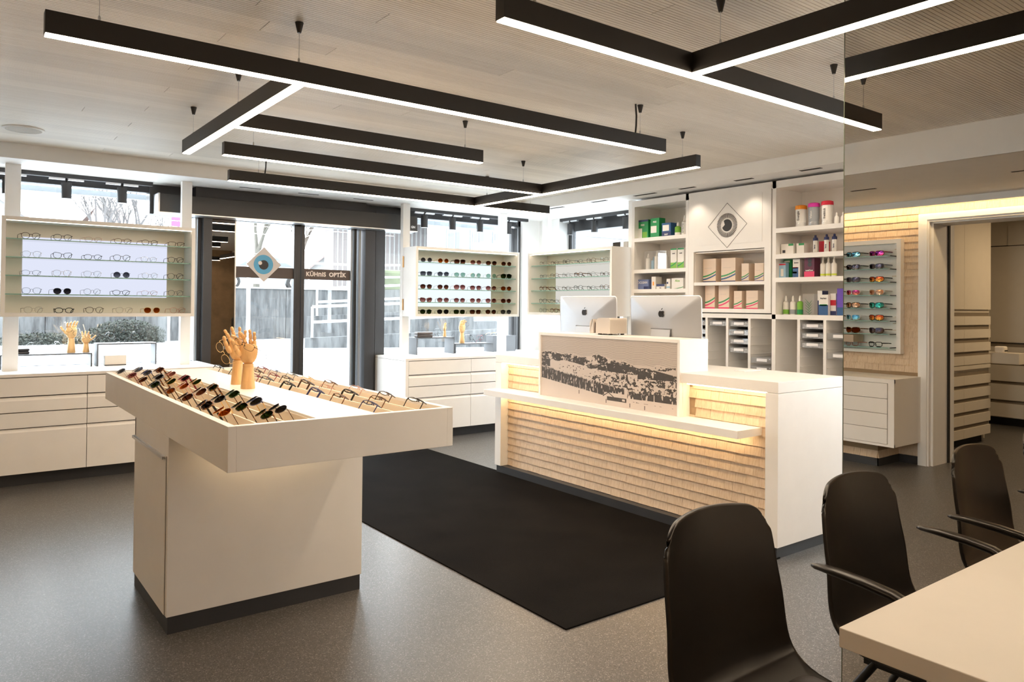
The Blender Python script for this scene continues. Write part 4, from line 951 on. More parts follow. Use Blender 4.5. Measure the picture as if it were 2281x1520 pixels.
# card / label printer
t = thing('label_printer', (3.93, 4.03, 1.212), 'beige grey rounded label printer on the counter before the left monitor', 'printer')
def arc_block(mb, x0, x1, y0, y1, z0, z1, r, n=6):
    """block with a rounded far-top edge along y"""
    prof = [(y0, z0), (y1, z0)]+[(y1-r+r*math.cos(math.pi/2*k/n), z1-r+r*math.sin(math.pi/2*k/n)) for k in range(n+1)]+[(y0+r*.35-r*.35*math.sin(math.pi/2*k/n), z1-r*.35+r*.35*math.cos(math.pi/2*k/n)) for k in range(n+1)]
    a = [(x0, p[0], p[1]) for p in prof]; b_ = [(x1, p[0], p[1]) for p in prof]; mb.poly(a); mb.poly(b_[::-1])
    for i in range(len(prof)): j = (i+1) % len(prof); mb.poly([a[j], a[i], b_[i], b_[j]])
PRM = plain('printer_plastic', (.60, .54, .48), .45)
mb = MB(); arc_block(mb, 3.83, 4.00, 3.895, 4.045, 1.222, 1.335, .04); mb.build('main_body', PRM, t, bev=.006)
mb = MB(); arc_block(mb, 3.845, 4.00, 4.085, 4.125, 1.222, 1.325, .035); mb.build('side_cover', PRM, t, bev=.006)
MB().box(3.86, 3.99, 4.045, 4.085, 1.225, 1.30).build('paper_slot', plain('printer_dark', (.05, .035, .03), .4), t)
MB().tube([(3.87, 4.065, 1.262), (3.98, 4.065, 1.262)], .026, 16).build('label_roll', plain('label_roll', (.45, .28, .12), .5), t, 50)
for fx_, fy_ in ((3.86, 3.92), (3.86, 4.03), (3.98, 3.92), (3.98, 4.10)): B(fx_-.01, fx_+.01, fy_-.01, fy_+.01, 1.212, 1.222).build('foot', BLACKM, t)
o = MB().box(4.20, 4.38, 3.02, 3.10, 1.0, 1.003).build('paper_sheet', LABELP); tag(o, 'sheet of white paper on the counter top beside the screen box', 'paper')

# ================================================================== DISPLAY TABLE
TX0, TX1, TY0, TY1 = .771, 1.672, 2.608, 5.03
dt = thing('display_table', (1.22, 3.8, 0), 'freestanding white display table with recessed trays of glasses', 'table')
tr_ = MB(); w = .028
tr_.box(TX0, TX0+w, TY0, TY1, .843, 1.0).box(TX1-w, TX1, TY0, TY1, .843, 1.0).box(TX0+w, TX1-w, TY0, TY0+w, .843, 1.0).box(TX0+w, TX1-w, TY1-w, TY1, .843, 1.0)
tr_.box(TX0+w, TX1-w, TY0+w, TY1-w, .843, .868).box(1.095, 1.335, TY0+w, TY1-w, .868, 1.0).build('tray_body', WHITE, dt, bev=.0012)
TRM = plain('tray_lining', (.80, .72, .60), .55, noise=.02)
for nm_, xs_, sg_ in (('left', (.799, .898, .997, 1.095), 1), ('right', (1.335, 1.438, 1.541, 1.644), -1)):
    for a, b_ in zip(xs_[:-1], xs_[1:]):
        mb = MB(); lo, hi = .886, .991
        if sg_ > 0: P_ = [(a, .868), (b_, .868), (b_, hi), (b_-.007, hi), (b_-.010, lo), (a+.012, lo), (a+.002, hi-.004), (a, hi-.004)]
        else: P_ = [(a, .868), (b_, .868), (b_, hi-.004), (b_-.002, hi-.004), (b_-.012, lo), (a+.010, lo), (a+.007, hi), (a, hi)]
        A_ = [(p[0], TY0+w, p[1]) for p in P_]; B_ = [(p[0], TY1-w, p[1]) for p in P_]; mb.poly(A_); mb.poly(B_[::-1])
        for i in range(len(P_)): j = (i+1) % len(P_); mb.poly([A_[j], A_[i], B_[i], B_[j]])
        mb.build('tray_channel', TRM, dt)
MB().box(TX0, 1.676, 3.443, 4.15, .075, .8425).build('base', WHITE, dt, bev=.0015)
MB().box(TX0-.004, TX0, 3.475, 4.125, .078, .755).build('door', WHITE, dt)
MB().box(TX0-.016, TX0-.004, 3.475, 4.125, .752, .757).box(TX0-.018, TX0-.014, 3.475, 4.125, .745, .757).build('handle_profile', ALU, dt)
B(TX0-.001, TX0+.001, 4.125, 4.135, .757, .842).build('joint', DARKGAP, dt)
B(TX0-.001, TX0+.001, 3.47, 3.474, .078, .757).build('joint', DARKGAP, dt)
MB().box(TX0+.006, 1.67, 3.449, 4.144, 0, .075).build('plinth', KICK, dt)
B(.95, 1.50, 3.33, 3.343, .838, .8425).build('light_strip', STRIPE, dt)

# sunglasses in the left channels: fronts face the aisle, tilted up
TL = [[('panto', 'medium', 'grey', 'grey', 'silver'), ('panto', 'medium', 'red', 'rose', 'red'), ('panto', 'thin', 'grey', 'brown', 'grey'), ('square', 'bold', 'black', 'dark green', 'dark brown'), ('oval', 'medium', 'tortoise', 'orange brown', 'dark brown'), ('panto', 'medium', 'dark brown', 'brown', 'black'), ('square', 'bold', 'tortoise', 'dark grey', 'black'), ('round', 'thin', 'gold', 'orange brown', 'tortoise')],
      [('aviator', 'thin', 'crystal', 'grey', 'gold'), ('square', 'medium', 'blue', 'grey', 'black'), ('square', 'bold', 'grey', 'dark grey', 'tortoise'), ('panto', 'thin', 'gold', 'dark green', 'gold'), ('panto', 'medium', 'rose', 'orange brown', 'rose'), ('aviator', 'medium', 'crystal', 'brown', 'crystal'), ('panto', 'medium', 'black', 'dark grey', 'gold'), ('square', 'medium', 'tortoise', 'dark green', 'tortoise')],
      [('square', 'bold', 'tortoise', 'brown', 'tortoise'), ('oval', 'thin', 'rose', 'rose', 'rose'), ('square', 'bold', 'red', 'dark grey', 'red'), ('round', 'thin', 'gold', 'dark green', 'gold'), ('square', 'bold', 'tortoise', 'dark green', 'tortoise'), ('square', 'medium', 'green', 'dark green', 'tortoise'), ('aviator', 'medium', 'blue', 'dark grey', 'gold'), ('round', 'thin', 'grey', 'dark grey', 'tortoise')]]
YL = [[4.93, 4.61, 4.33, 4.05, 3.73, 3.44, 3.14, 2.90], [4.98, 4.74, 4.44, 4.16, 3.90, 3.61, 3.31, 3.02], [4.90, 4.60, 4.30, 4.07, 3.77, 3.45, 3.15, 2.87]]
ROWN = ['outer', 'middle', 'inner']
def tray_item(kind, th_, fc_, lc_, x, y, sgn, label, group, tcol):
    # sgn +1: front faces -x ; local front normal is -Y
    Rz = Matrix.Rotation(-P2*sgn+R_.uniform(-.05, .05), 4, 'Z'); Rx = Matrix.Rotation(math.radians(R_.uniform(-60, -55)), 4, 'X')
    e = (Rz @ Rx).to_euler()
    g_ = glasses(kind, th_, fc_, lc_, (x, y, 1.016), e, label, 'glasses', group, tcol); g_.scale = (1.04,)*3; return g_
for r_ in range(3):
    for c_ in range(8):
        k_, th_, fc_, lc_, tc_ = TL[r_][c_]
        tray_item(k_, th_, fc_, lc_, (.832, .932, 1.032)[r_], YL[r_][c_], 1, '%s %s sunglasses, %s lenses, %s from window in %s left tray row' % (fc_, k_, lc_, ORDN[c_], ROWN[r_]), 'sunglasses on the display table', tc_)
tray_item('panto', 'medium', 'tortoise', 'dark green', .94, 2.755, 1, 'tortoise sunglasses with dark green lenses, nearest to viewer in middle left tray row', 'sunglasses on the display table', 'tortoise')
TRr = [[('rectangular', 'medium', 'black'), ('rectangular', 'medium', 'black'), ('rectangular', 'medium', 'red'), ('rectangular', 'medium', 'black'), ('rectangular', 'bold', 'black'), ('oval', 'bold', 'blue'), ('rectangular', 'medium', 'tortoise'), ('rectangular', 'medium', 'blue')],
       [('rectangular', 'medium', 'black'), ('oval', 'medium', 'dark brown'), ('rectangular', 'medium', 'red'), ('rectangular', 'medium', 'dark brown'), ('square', 'bold', 'dark brown'), ('oval', 'thin', 'rose'), ('oval', 'bold', 'black'), ('oval', 'medium', 'tortoise')],
       [('rectangular', 'medium', 'red'), ('rectangular', 'thin', 'blue'), ('rectangular', 'thin', 'black'), ('rectangular', 'thin', 'gold'), ('rectangular', 'medium', 'tortoise'), ('oval', 'thin', 'rose'), ('rectangular', 'medium', 'dark brown'), ('rectangular', 'medium', 'black')]]
YR = [[4.94, 4.60, 4.22, 4.04, 3.72, 3.36, 3.10, 2.80], [4.80, 4.50, 4.22, 4.02, 3.74, 3.48, 3.22, 2.93], [4.72, 4.50, 4.22, 3.98, 3.68, 3.36, 3.06, 2.79]]
for r_ in range(3):
    for c_ in range(8):
        k_, th_, fc_ = TRr[r_][c_]
        g_ = tray_item(k_, th_, fc_, 'clear', (1.405, 1.508, 1.611)[r_], YR[r_][c_], -1, '%s %s %s eyeglasses, %s from the window in %s right tray row' % (th_, fc_, k_, ORDN[c_], ROWN[2-r_]), 'eyeglasses on the display table', fc_)

# ------------------------------------------------------------------ wooden hands
def wooden_hand(loc, rz, s, label, pose, group='wooden hands'):
    """jointed artist's hand. local: palm faces -Y, thumb on the -X side for mirror=+1"""
    t = thing('wooden_hand', loc, label, 'hand model', group, (0, 0, rz)); t.scale = (s,)*3
    base = [(.034, 0), (.0345, .004), (.026, .105), (.0255, .107), (.0262, .109), (.0255, .124)]
    MB().lathe(base, n=28).build('forearm', HANDW, t, 40, local=True)
    palm = [(.020, .1245), (.030, .134), (.040, .152), (.045, .175), (.046, .195), (.043, .210), (.036, .222)]
    MB().lathe(palm, n=28, sx=1.0, sy=.62).build('palm', HANDW, t, 50, local=True)
    for i, (fx, ln, bend, spread) in enumerate(pose['f']):
        p = Vector((fx, 0, .212)); a = bend[0]; sp_ = spread
        for j, seg in enumerate((.036, .030, .024)):
            d = Vector((math.sin(sp_), -math.sin(a), math.cos(a)*math.cos(sp_))).normalized(); L = seg*ln
            q = p+d*L; r_ = .0098-.0012*j
            MB().tube([p-d*.002, p+d*.003, p+d*L*.5, q-d*.004, q-d*.001], [r_*.6, r_, r_*1.03, r_*.95, r_*.55], 10).build('finger_segment', HANDW, t, 60, local=True)
            p = q; a += bend[1]
    tx, ta, tb = pose['t']; p = Vector((tx, -.012, .165)); a = ta
    for j, seg in enumerate((.040, .032, .026)):
        d = Vector((math.copysign(math.sin(a), tx), -math.sin(tb)*.8, math.cos(a))).normalized(); q = p+d*seg; r_ = (.013, .0105, .009)[j]
        MB().tube([p-d*.002, p+d*.004, p+d*seg*.5, q-d*.004, q], [r_*.6, r_, r_*1.05, r_*.9, r_*.5], 10).build('thumb_segment', HANDW, t, 60, local=True)
        p = q; a -= .18
    return t
fp = lambda bends, spr: [(x, l, b_, s_) for x, l, b_, s_ in zip((-.031, -.011, .010, .029), (.92, 1.0, .95, .80), bends, spr)]
view = math.atan2(-1, 0)
wooden_hand((1.194, 3.726, 1.0), -.55, .99, 'large jointed wooden hand in front on the display table, glasses between its fingers', {'f': fp(((.2, .5), (.15, .45), (.0, .25), (.1, .1)), (-.55, -.25, -.02, .02)), 't': (-.036, .45, .9)})
wooden_hand((1.215, 3.955, 1.0), -.35, 1.0, 'jointed wooden hand behind the other one on the display table', {'f': fp(((.1, .2), (.0, .15), (.0, .1), (.1, .2)), (-.45, -.25, -.05, .1)), 't': (-.036, .5, .5)})
GF = 'glasses held by wooden hands'
glasses('rectangular', 'thin', 'dark brown', 'clear', (1.150, 3.665, 1.222), (-.35, .35, -1.0), 'thin dark brown eyeglasses held by the front wooden hand', 'glasses', GF)
glasses('oval', 'thin', 'gold', 'clear', (1.120, 3.90, 1.165), (.3, math.radians(65), -.5), 'thin gold eyeglasses hanging from the rear wooden hand', 'glasses', GF)

# display risers and things on the window cabinets
RZ = .862
def riser(x0, x1, y0, y1, h, label):
    t = thing('display_riser', ((x0+x1)/2, (y0+y1)/2, RZ), label, 'display riser')
    m_ = plain('riser_grey', (.10, .105, .115), .4)
    B(x0, x1, y0, y1, RZ+h-.012, RZ+h).build('top', m_, t); B(x0, x0+.012, y0, y1, RZ, RZ+h-.012).build('side', m_, t); B(x1-.012, x1, y0, y1, RZ, RZ+h-.012).build('side', m_, t); return t
riser(.36, 1.02, 7.33, 7.52, .118, 'low dark riser in the left shop window carrying two wooden hands')
riser(1.055, 1.53, 7.33, 7.52, .195, 'tall dark riser in the left shop window beside the entrance')
riser(4.19, 4.69, 7.30, 7.50, .190, 'grey riser left in the centre window carrying a dark case')
riser(4.72, 5.27, 7.33, 7.52, .110, 'low grey riser in the centre window carrying wooden hand')
t = thing('display_block', (5.42, 7.42, RZ), 'grey closed block right in the centre window behind the post', 'display block'); B(5.275, 5.62, 7.36, 7.50, RZ, RZ+.185).build('body', plain('riser_grey', (.1, .1, .1), .4), t); B(5.27, 5.625, 7.355, 7.505, RZ+.185, RZ+.192).build('top', plain('riser_grey', (.1, .1, .1), .4), t)
o = B(1.12, 1.29, 7.36, 7.44, RZ+.008, RZ+.088).build('eyeglass_box', plain('cream_box', (.72, .64, .54), .5), bev=.002); tag(o, 'cream coloured box under the tall riser in the left window', 'box')
o = B(1.12, 1.29, 7.36, 7.44, RZ+.0, RZ+.008).build('dark_tray', plain('case_black', (.03, .025, .025), .4)); tag(o, 'thin dark tray under the cream coloured box in the left window', 'tray')
def case(x0, x1, y0, y1, z, h, label, mat):
    t = thing('spectacle_case', ((x0+x1)/2, (y0+y1)/2, z), label, 'glasses case'); B(x0, x1, y0, y1, z, z+h*.48).build('lower_half', mat, t, bev=.008); B(x0, x1, y0, y1, z+h*.52, z+h).build('lid', mat, t, bev=.008)
case(.38, .57, 7.40, 7.48, RZ+.118, .045, 'black spectacle case on low riser in the left window', plain('case_black', (.03, .025, .025), .4))
case(4.22, 4.42, 7.33, 7.41, RZ+.190, .060, 'dark brown spectacle case on grey riser in centre window', plain('case_brown', (.10, .075, .065), .4))
wooden_hand((.872, 7.43, RZ+.118), .2, .98, 'wooden hand standing on the low riser in the left window', {'f': fp(((.3, .6), (.3, .6), (.2, .5), (.1, .3)), (-.2, -.1, .05, .2)), 't': (-.036, .9, .4)})
t = wooden_hand((1.0, 7.36, RZ+.0), -.2, .78, 'wooden hand behind the end of the low riser in left window, fingers up', {'f': fp(((.0, .05), (.0, .05), (.1, .1), (.5, .7)), (-.12, .04, .2, .25)), 't': (.036, .8, .2)})
t.location = (.985, 7.44, RZ+.118); t.scale = (.8, .8, .62)
wooden_hand((4.87, 7.42, RZ+.110), .1, .98, 'wooden hand with glasses on the low grey riser in centre window', {'f': fp(((.2, .5), (.2, .5), (.2, .4), (.2, .5)), (-.1, -.03, .05, .12)), 't': (-.036, .5, .6)})
t = wooden_hand((4.63, 7.42, RZ+.190), .6, .62, 'small wooden hand, only fingers visible, behind grey riser in centre window', {'f': fp(((.1, .2), (.1, .2), (.1, .2), (.1, .2)), (-.1, -.05, .05, .1)), 't': (-.036, .3, .2)})
t.scale = (.6, .6, .55)
WG = 'glasses in the shop windows'
for (k_, th_, fc_, lc_, loc, rot, lb) in [
    ('round', 'thin', 'black', 'clear', (.63, 7.42, RZ+.155), (0, math.radians(50), .2), 'round black eyeglasses standing on end on low riser, left of the other pair'),
    ('panto', 'thin', 'silver', 'clear', (.755, 7.43, RZ+.155), (0, math.radians(-55), .2), 'thin silver eyeglasses standing on end on low riser, beside the hand'),
    ('panto', 'thin', 'black', 'clear', (.875, 7.385, RZ+.30), (.5, .5, .2), 'black eyeglasses held by the left window hand'),
    ('oval', 'thin', 'dark brown', 'clear', (.985, 7.40, RZ+.255), (.3, 3.1, 0), 'dark brown eyeglasses held by the fingers-up wooden hand'),
    ('panto', 'medium', 'grey', 'clear', (1.20, 7.42, RZ+.235), (0, math.radians(45), 0), 'grey eyeglasses standing on end, left on tall riser'),
    ('panto', 'medium', 'black', 'clear', (1.335, 7.43, RZ+.235), (0, math.radians(-48), 0), 'black eyeglasses standing on end, right on tall riser'),
    ('panto', 'medium', 'black', 'clear', (4.53, 7.40, RZ+.225), (0, math.radians(-55), 0), 'black eyeglasses leaning on grey riser left in centre window'),
    ('round', 'thin', 'grey', 'clear', (4.44, 7.36, RZ+.214), (0, .1, .5), 'grey eyeglasses lying beside the dark brown case in centre window'),
    ('panto', 'thin', 'dark brown', 'clear', (4.885, 7.36, RZ+.35), (.4, .7, .2), 'dark brown eyeglasses hooked on the centre window hand'),
    ('square', 'bold', 'black', 'clear', (5.02, 7.42, RZ+.145), (0, math.radians(55), 0), 'black eyeglasses standing on end, left of pair on low grey riser'),
    ('square', 'medium', 'red', 'clear', (5.13, 7.42, RZ+.145), (0, math.radians(-42), 0), 'red eyeglasses standing on end, right of pair on low grey riser'),
    ('oval', 'thin', 'gold', 'clear', (5.40, 7.42, RZ+.215), (0, 0, .4), 'thin gold eyeglasses on the closed grey block')]:
    glasses(k_, th_, fc_, lc_, loc, rot, lb, 'glasses', WG)

# ================================================================== CEILING LAMPS
def lamp(label, beams, hangers, cables=()):
    """beams: (x0,x1,y0,y1)"""
    b0 = beams[0]; t = thing('linear_pendant_lamp', ((b0[0]+b0[1])/2, (b0[2]+b0[3])/2, 2.365), label, 'pendant lamp', 'black linear pendant lamps')
    for x0, x1, y0, y1 in beams:
        B(x0, x1, y0, y1, 2.369, 2.451).build('beam', BLACK, t, bev=.001)
        ins = .0035; long_x = (x1-x0) > (y1-y0)
        B(x0+(.003 if long_x else ins), x1-(.003 if long_x else ins), y0+(ins if long_x else .003), y1-(ins if long_x else .003), 2.365, 2.3692).build('light_strip', LAMPE, t)
    for x, y in hangers:
        MB().tube([(x, y, 2.451), (x, y, ZC)], .0012, 5).build('wire', STEEL, t)
        MB().lathe([(.008, -.045), (.018, -.002), (.018, 0)], (x, y, ZC), 16).build('ceiling_cone', BLACK, t, 40)
        MB().lathe([(.005, 0), (.005, .018), (.003, .024)], (x, y, 2.451), 10).build('wire_grip', STEEL, t, 40)
    for x, y in cables:
        MB().tube([(x, y, 2.45), (x+.006, y, 2.50), (x+.008, y, 2.56), (x, y, ZC)], .0055, 8).build('power_cable', BLACK, t, 60)
lamp('black linear pendant with long front beam and two side beams, hung left of centre', [(.268, 3.515, 3.10, 3.15), (1.187, 1.237, 3.15, 5.06), (1.237, 2.84, 4.09, 4.14)],
     [(.44, 3.125), (1.20, 3.125), (1.212, 4.0), (1.212, 4.89), (2.71, 4.115), (3.31, 3.125)], [(3.27, 3.125)])
lamp('black linear pendant with cross beams farthest away, before the entrance', [(1.407, 4.02, 4.92, 4.97), (4.02, 4.07, 3.284, 5.93), (1.737, 4.954, 5.93, 5.98)],
     [(1.60, 4.945), (3.84, 4.945), (4.045, 3.42), (4.045, 5.76), (1.97, 5.955), (4.72, 5.955)], [(2.02, 5.955)])
lamp('black linear pendant at upper right crossing in front of the mirror edge', [(1.453, 2.395, 1.98, 2.03), (2.395, 3.72, 1.98, 2.03), (2.395, 2.445, -.60, 1.98)],
     [(1.60, 2.005), (2.42, 1.86), (2.42, .2), (3.5, 2.005)])

lamp('fill light shaped as black linear pendant, added behind the viewer, out of view', [(.3, 2.6, -1.15, -1.10), (-1.2, 4.9, -2.2, -2.15)], [(.5, -1.125), (2.3, -1.125)])  # unseen beams added for more warm light in the near room
lamp('fill light shaped as black linear pendant, added behind the mirror wall, out of view', [(3.2, 3.25, -1.8, 1.2), (4.7, 4.75, -1.5, 2.2)], [(3.225, .9), (4.725, 1.9)])  # unseen beams added to brighten the shelf unit side

# ================================================================== MIRROR WALL, DESK, CHAIRS
struct(B(2.70, 2.86, -2.7, 1.497, 0, 2.72).build('wall_mirror_side', WHITE2))
t = thing('full_height_mirror', (2.695, -.2, 0), 'floor to ceiling mirror wall behind the desk on the right', 'mirror')
B(2.692, 2.6995, -2.6, 1.4985, .002, ZC-.002).build('mirror_glass', MIRROR, t)
B(2.6905, 2.6997, 1.4985, 1.5005, .002, ZC-.002).build('edge', plain('mirror_edge', (.10, .12, .08), .3), t)
dk = thing('desk', (2.1, .33, 0), 'white consultation desk against the mirror, bottom right', 'desk')
B(1.528, 2.690, -.20, .858, .700, .742).build('desk_top', DESKW, dk, bev=.002)
B(1.530, 1.570, -.19, .68, 0, .700).build('side_panel', DESKW, dk)
B(2.63, 2.67, -.19, .80, 0, .700).build('side_panel', DESKW, dk)
MB().box(1.60, 2.63, .60, .64, .64, .70).build('crossbar', plain('chrome_bar', (.5, .4, .3), .25, metal=1), dk)

def chair(xc, yb, rz, label, arms):
    t = thing('shell_chair', (xc, yb, 0), label, 'chair', 'black shell chairs', (0, 0, rz))
    # profile (y,z,halfwidth) local, chair faces -y
    pr = [(.024, .905, .200), (.024, .893, .202), (.023, .880, .204), (.022, .865, .206), (.021, .848, .208), (.018, .82, .211), (.012, .77, .216), (.004, .72, .220), (-.008, .66, .225), (-.024, .60, .229), (-.042, .55, .232), (-.066, .505, .234), (-.10, .472, .235), (-.15, .453, .236), (-.22, .446, .237), (-.32, .450, .236), (-.42, .458, .232), (-.465, .452, .226), (-.485, .440, .212)]
    NU = 26; mb = MB(); US = [math.sin(P2*(-1+2*i/NU))*.35+(-1+2*i/NU)*.65 for i in range(NU+1)]; rc = .062
    for k, (y, z, hw) in enumerate(pr):
        f = max(0, min(1, (z-.50)/.15))
        for u in US:
            bow = u*u; x = u*hw; zz = z
            e = abs(x)-(hw-rc); cap = .905-.022*bow-(rc-math.sqrt(max(0, rc*rc-e*e)) if e > 0 else 0)*.95
            if z > .82: zz = .82+(z-.82)*(cap-.82)/.085
            mb.v.append((x, y-.038*bow*f, zz+.012*bow*(1-f)))
    n = NU+1
    for k in range(len(pr)-1):
        for i in range(NU): a = k*n+i; mb.f.append((a, a+1, a+n+1, a+n)); mb.m.append(0)
    o = mb.build('shell', CHAIRM, t, 80, local=True)
    md = o.modifiers.new('sub', 'SUBSURF'); md.levels = 1; md.render_levels = 1
    md = o.modifiers.new('solid', 'SOLIDIFY'); md.thickness = .011; md.offset = 0
    pad = MB(); rows = []
    for k in range(9):
        y = -.10-.36*k/8
        for i in range(11):
            u = -1+.2*i; e = min(1, (1-abs(u))*6)*min(1, (8-k)*.7, k*.7+.0)
            pad.v.append((u*.215, y, .462+.018*max(0, e)+.010*u*u))
    for k in range(8):
        for i in range(10): a = k*11+i; pad.f.append((a, a+11, a+12, a+1)); pad.m.append(0)
    o = pad.build('seat_pad', PADM, t, 80, local=True); md = o.modifiers.new('s', 'SUBSURF'); md.levels = 1; md.render_levels = 2
    fr = MB().box(-.17, .17, -.38, -.12, .415, .435); fr.build('under_frame', BLACKM, t, local=True)
    for sx in (-1, 1):
        MB().tube([(sx*.16, -.15, .425), (sx*.20, -.02, .22), (sx*.215, .03, 0)], [.012, .011, .010], 8).build('leg', BLACKM, t, 60, local=True)
        MB().tube([(sx*.16, -.37, .425), (sx*.20, -.46, .22), (sx*.215, -.50, 0)], [.012, .011, .010], 8).build('leg', BLACKM, t, 60, local=True)
        if arms:
            A_ = [(sx*.312, -.045, .700), (sx*.312, -.06, .7015), (sx*.312, -.12, .700), (sx*.312, -.20, .694), (sx*.310, -.27, .684), (sx*.305, -.32, .664), (sx*.298, -.355, .635), (sx*.285, -.375, .585), (sx*.262, -.372, .52), (sx*.225, -.345, .455), (sx*.15, -.30, .43)]
            mb = MB()
            base = 0; prev = None
            for k, p in enumerate(A_):   # flat rounded strap, wide in x
                a = Vector(A_[max(0, k-1)]); c = Vector(A_[min(len(A_)-1, k+1)]); T = (c-a).normalized(); U = Vector((1, 0, 0)); U = (U-T*U.dot(T)).normalized(); V = T.cross(U)
                wdt = [.006, .016, .020, .021, .021, .020, .019, .018, .017, .016, .015][k]; th = [.004, .008, .010, .011, .011, .011, .010, .010, .010, .009, .009][k]
                for j in range(12):
                    an = 2*math.pi*j/12; mb.v.append(tuple(Vector(p)+U*wdt*math.copysign(abs(math.cos(an))**.6, math.cos(an))+V*th*math.copysign(abs(math.sin(an))**.7, math.sin(an))))
            for k in range(len(A_)-1):
                for j in range(12): mb.f.append((k*12+j, k*12+(j+1) % 12, (k+1)*12+(j+1) % 12, (k+1)*12+j)); mb.m.append(0)
            mb.f.append(tuple(range(12))[::-1]); mb.m.append(0); mb.f.append(tuple(range((len(A_)-1)*12, len(A_)*12))); mb.m.append(0)
            mb.build('armrest', CHAIRM, t, 60, local=True)
    return t
chair(1.585, 1.225, 0, 'black shell chair without armrests, nearest, beside the desk corner', False)
chair(2.265, 1.222, 0, 'black shell chair with armrests pushed up to the desk, beside the mirror', True)

# ================================================================== LEFT WALL FITTINGS (seen in the mirror)
t = thing('wall_cabinet', (-1.48, 4.3, .21), 'white floating drawer cabinet on the shingled wall, seen in mirror', 'cabinet')
MB().box(-1.735, -1.245, 3.215, 5.6, .21, .805).build('carcass', WHITE, t, bev=.0015)
for z0, z1 in ((.235, .365), (.369, .497), (.501, .629), (.633, .765)):
    for a, b_ in ((3.275, 4.35), (4.354, 5.45)):
        B(-1.245, -1.222, a, b_, z0, z1).build('drawer', WHITE, t)
B(-1.245, -1.225, 3.215, 3.27, .21, .805).build('end_panel', WHITE, t); B(-1.245, -1.224, 3.215, 5.6, .768, .805).build('top_edge', WHITE, t); B(-1.245, -1.224, 3.215, 5.6, .21, .232).build('bottom_edge', WHITE, t)
B(-1.2445, -1.243, 3.27, 5.45, .233, .767).build('gap', DARKGAP, t)
B(-1.42, -1.405, 3.6, 5.4, .203, .2095).build('light_strip', STRIPE, t)
t2 = thing('shingled_plinth', (-1.6, 4.3, 0), 'shingled plinth under the floating cabinet, lit from above, seen in mirror', 'plinth')
B(-1.74, -1.375, 3.432, 5.6, 0, .20).build('core', plain('shingle_batten', (.35, .25, .15), .8), t2)
shingle_field(t2, 3.432, 5.0, .072, .14, .0635, lambda u, z: ((-1.374, u, z), P2), None, 60)
shingle_field(t2, -1.74, -1.37, .072, .14, .0635, lambda u, z: ((u, 3.431, z), 0), None, 20)
MB().box(-1.376, -1.362, 3.42, 5.6, 0, .070).box(-1.74, -1.362, 3.418, 3.431, 0, .070).build('skirting', KICK, t2)
t = thing('wall_display', (-1.72, 3.9, 1.0), 'white wall display of sports sunglasses on glass shelves, seen in mirror', 'display case')
MB().box(WL, WL+.075, 3.378, 3.418, 1.005, 2.075).box(WL, WL+.075, 4.9, 4.94, 1.005, 2.075).box(WL, WL+.075, 3.418, 4.9, 2.035, 2.075).box(WL, WL+.075, 3.418, 4.9, 1.005, 1.035).build('case_frame', WHITE, t)
B(WL, WL+.012, 3.418, 4.9, 1.035, 2.035).build('back_panel', WHITE, t)
ZW = (1.917, 1.795, 1.673, 1.55, 1.428, 1.311, 1.189, 1.064)
for z in ZW:
    glass_board('glass_shelf', WL+.012, WL+.20, 3.43, 4.88, z, t, (1,), .006); B(WL+.012, WL+.17, 3.424, 3.430, z-.007, z+.001).build('shelf_bracket', BLACKM, t)
SPT = [[('dark grey frame blue mirror', 'black', 'blue mirror'), ('rose', 'red', 'violet mirror')], [('x', 'black', 'smoke mirror'), ('x', 'grey', 'smoke mirror')], [('x', 'grey', 'smoke mirror'), ('x', 'black', 'orange mirror')], [('x', 'white', 'pink mirror'), ('x', 'crystal', 'copper mirror')],
       [('x', 'black', 'copper mirror'), ('x', 'black', 'green mirror')], [('x', 'white', 'blue mirror'), ('x', 'black', 'orange mirror')], [('x', 'tortoise', 'orange brown'), ('x', 'dark brown', 'smoke mirror')], [('x', 'rose', 'clear'), ('x', 'black', 'clear')]]
for r_, rw in enumerate(SPT):
    for c_ in range(3):
        _, fc_, lc_ = rw[c_] if c_ < 2 else rw[1]
        fc_, lc_ = (fc_, lc_) if c_ < 2 else (['black', 'tortoise'][r_ % 2], 'dark grey')
        y = (3.83, 3.60, 4.05)[c_]; k_ = 'sport' if lc_ not in ('clear',) else 'rectangular'
        _, _, _, h = glasses_meshes(k_, 'bold')
        glasses(k_, 'bold', fc_, lc_, (WL+.11, y, ZW[r_]+h/2*1.22+.003), (0, 0, P2+.25), '%s sports glasses, %s lenses, %s shelf, %s column of wall display in mirror' % (fc_, lc_, ORDN[r_] if r_ < 7 else 'lowest', ['left', 'right', 'mirror edge'][c_]), 'glasses', 'sports glasses in the wall display').scale = (1.22,)*3
o = B(WL+.06, WL+.24, 3.74, 4.2, 1.105, 1.172).build('cardboard_box', plain('beige_box', (.45, .36, .27), .6)); tag(o, 'flat beige box on lowest shelf of the wall display, seen in mirror', 'box')

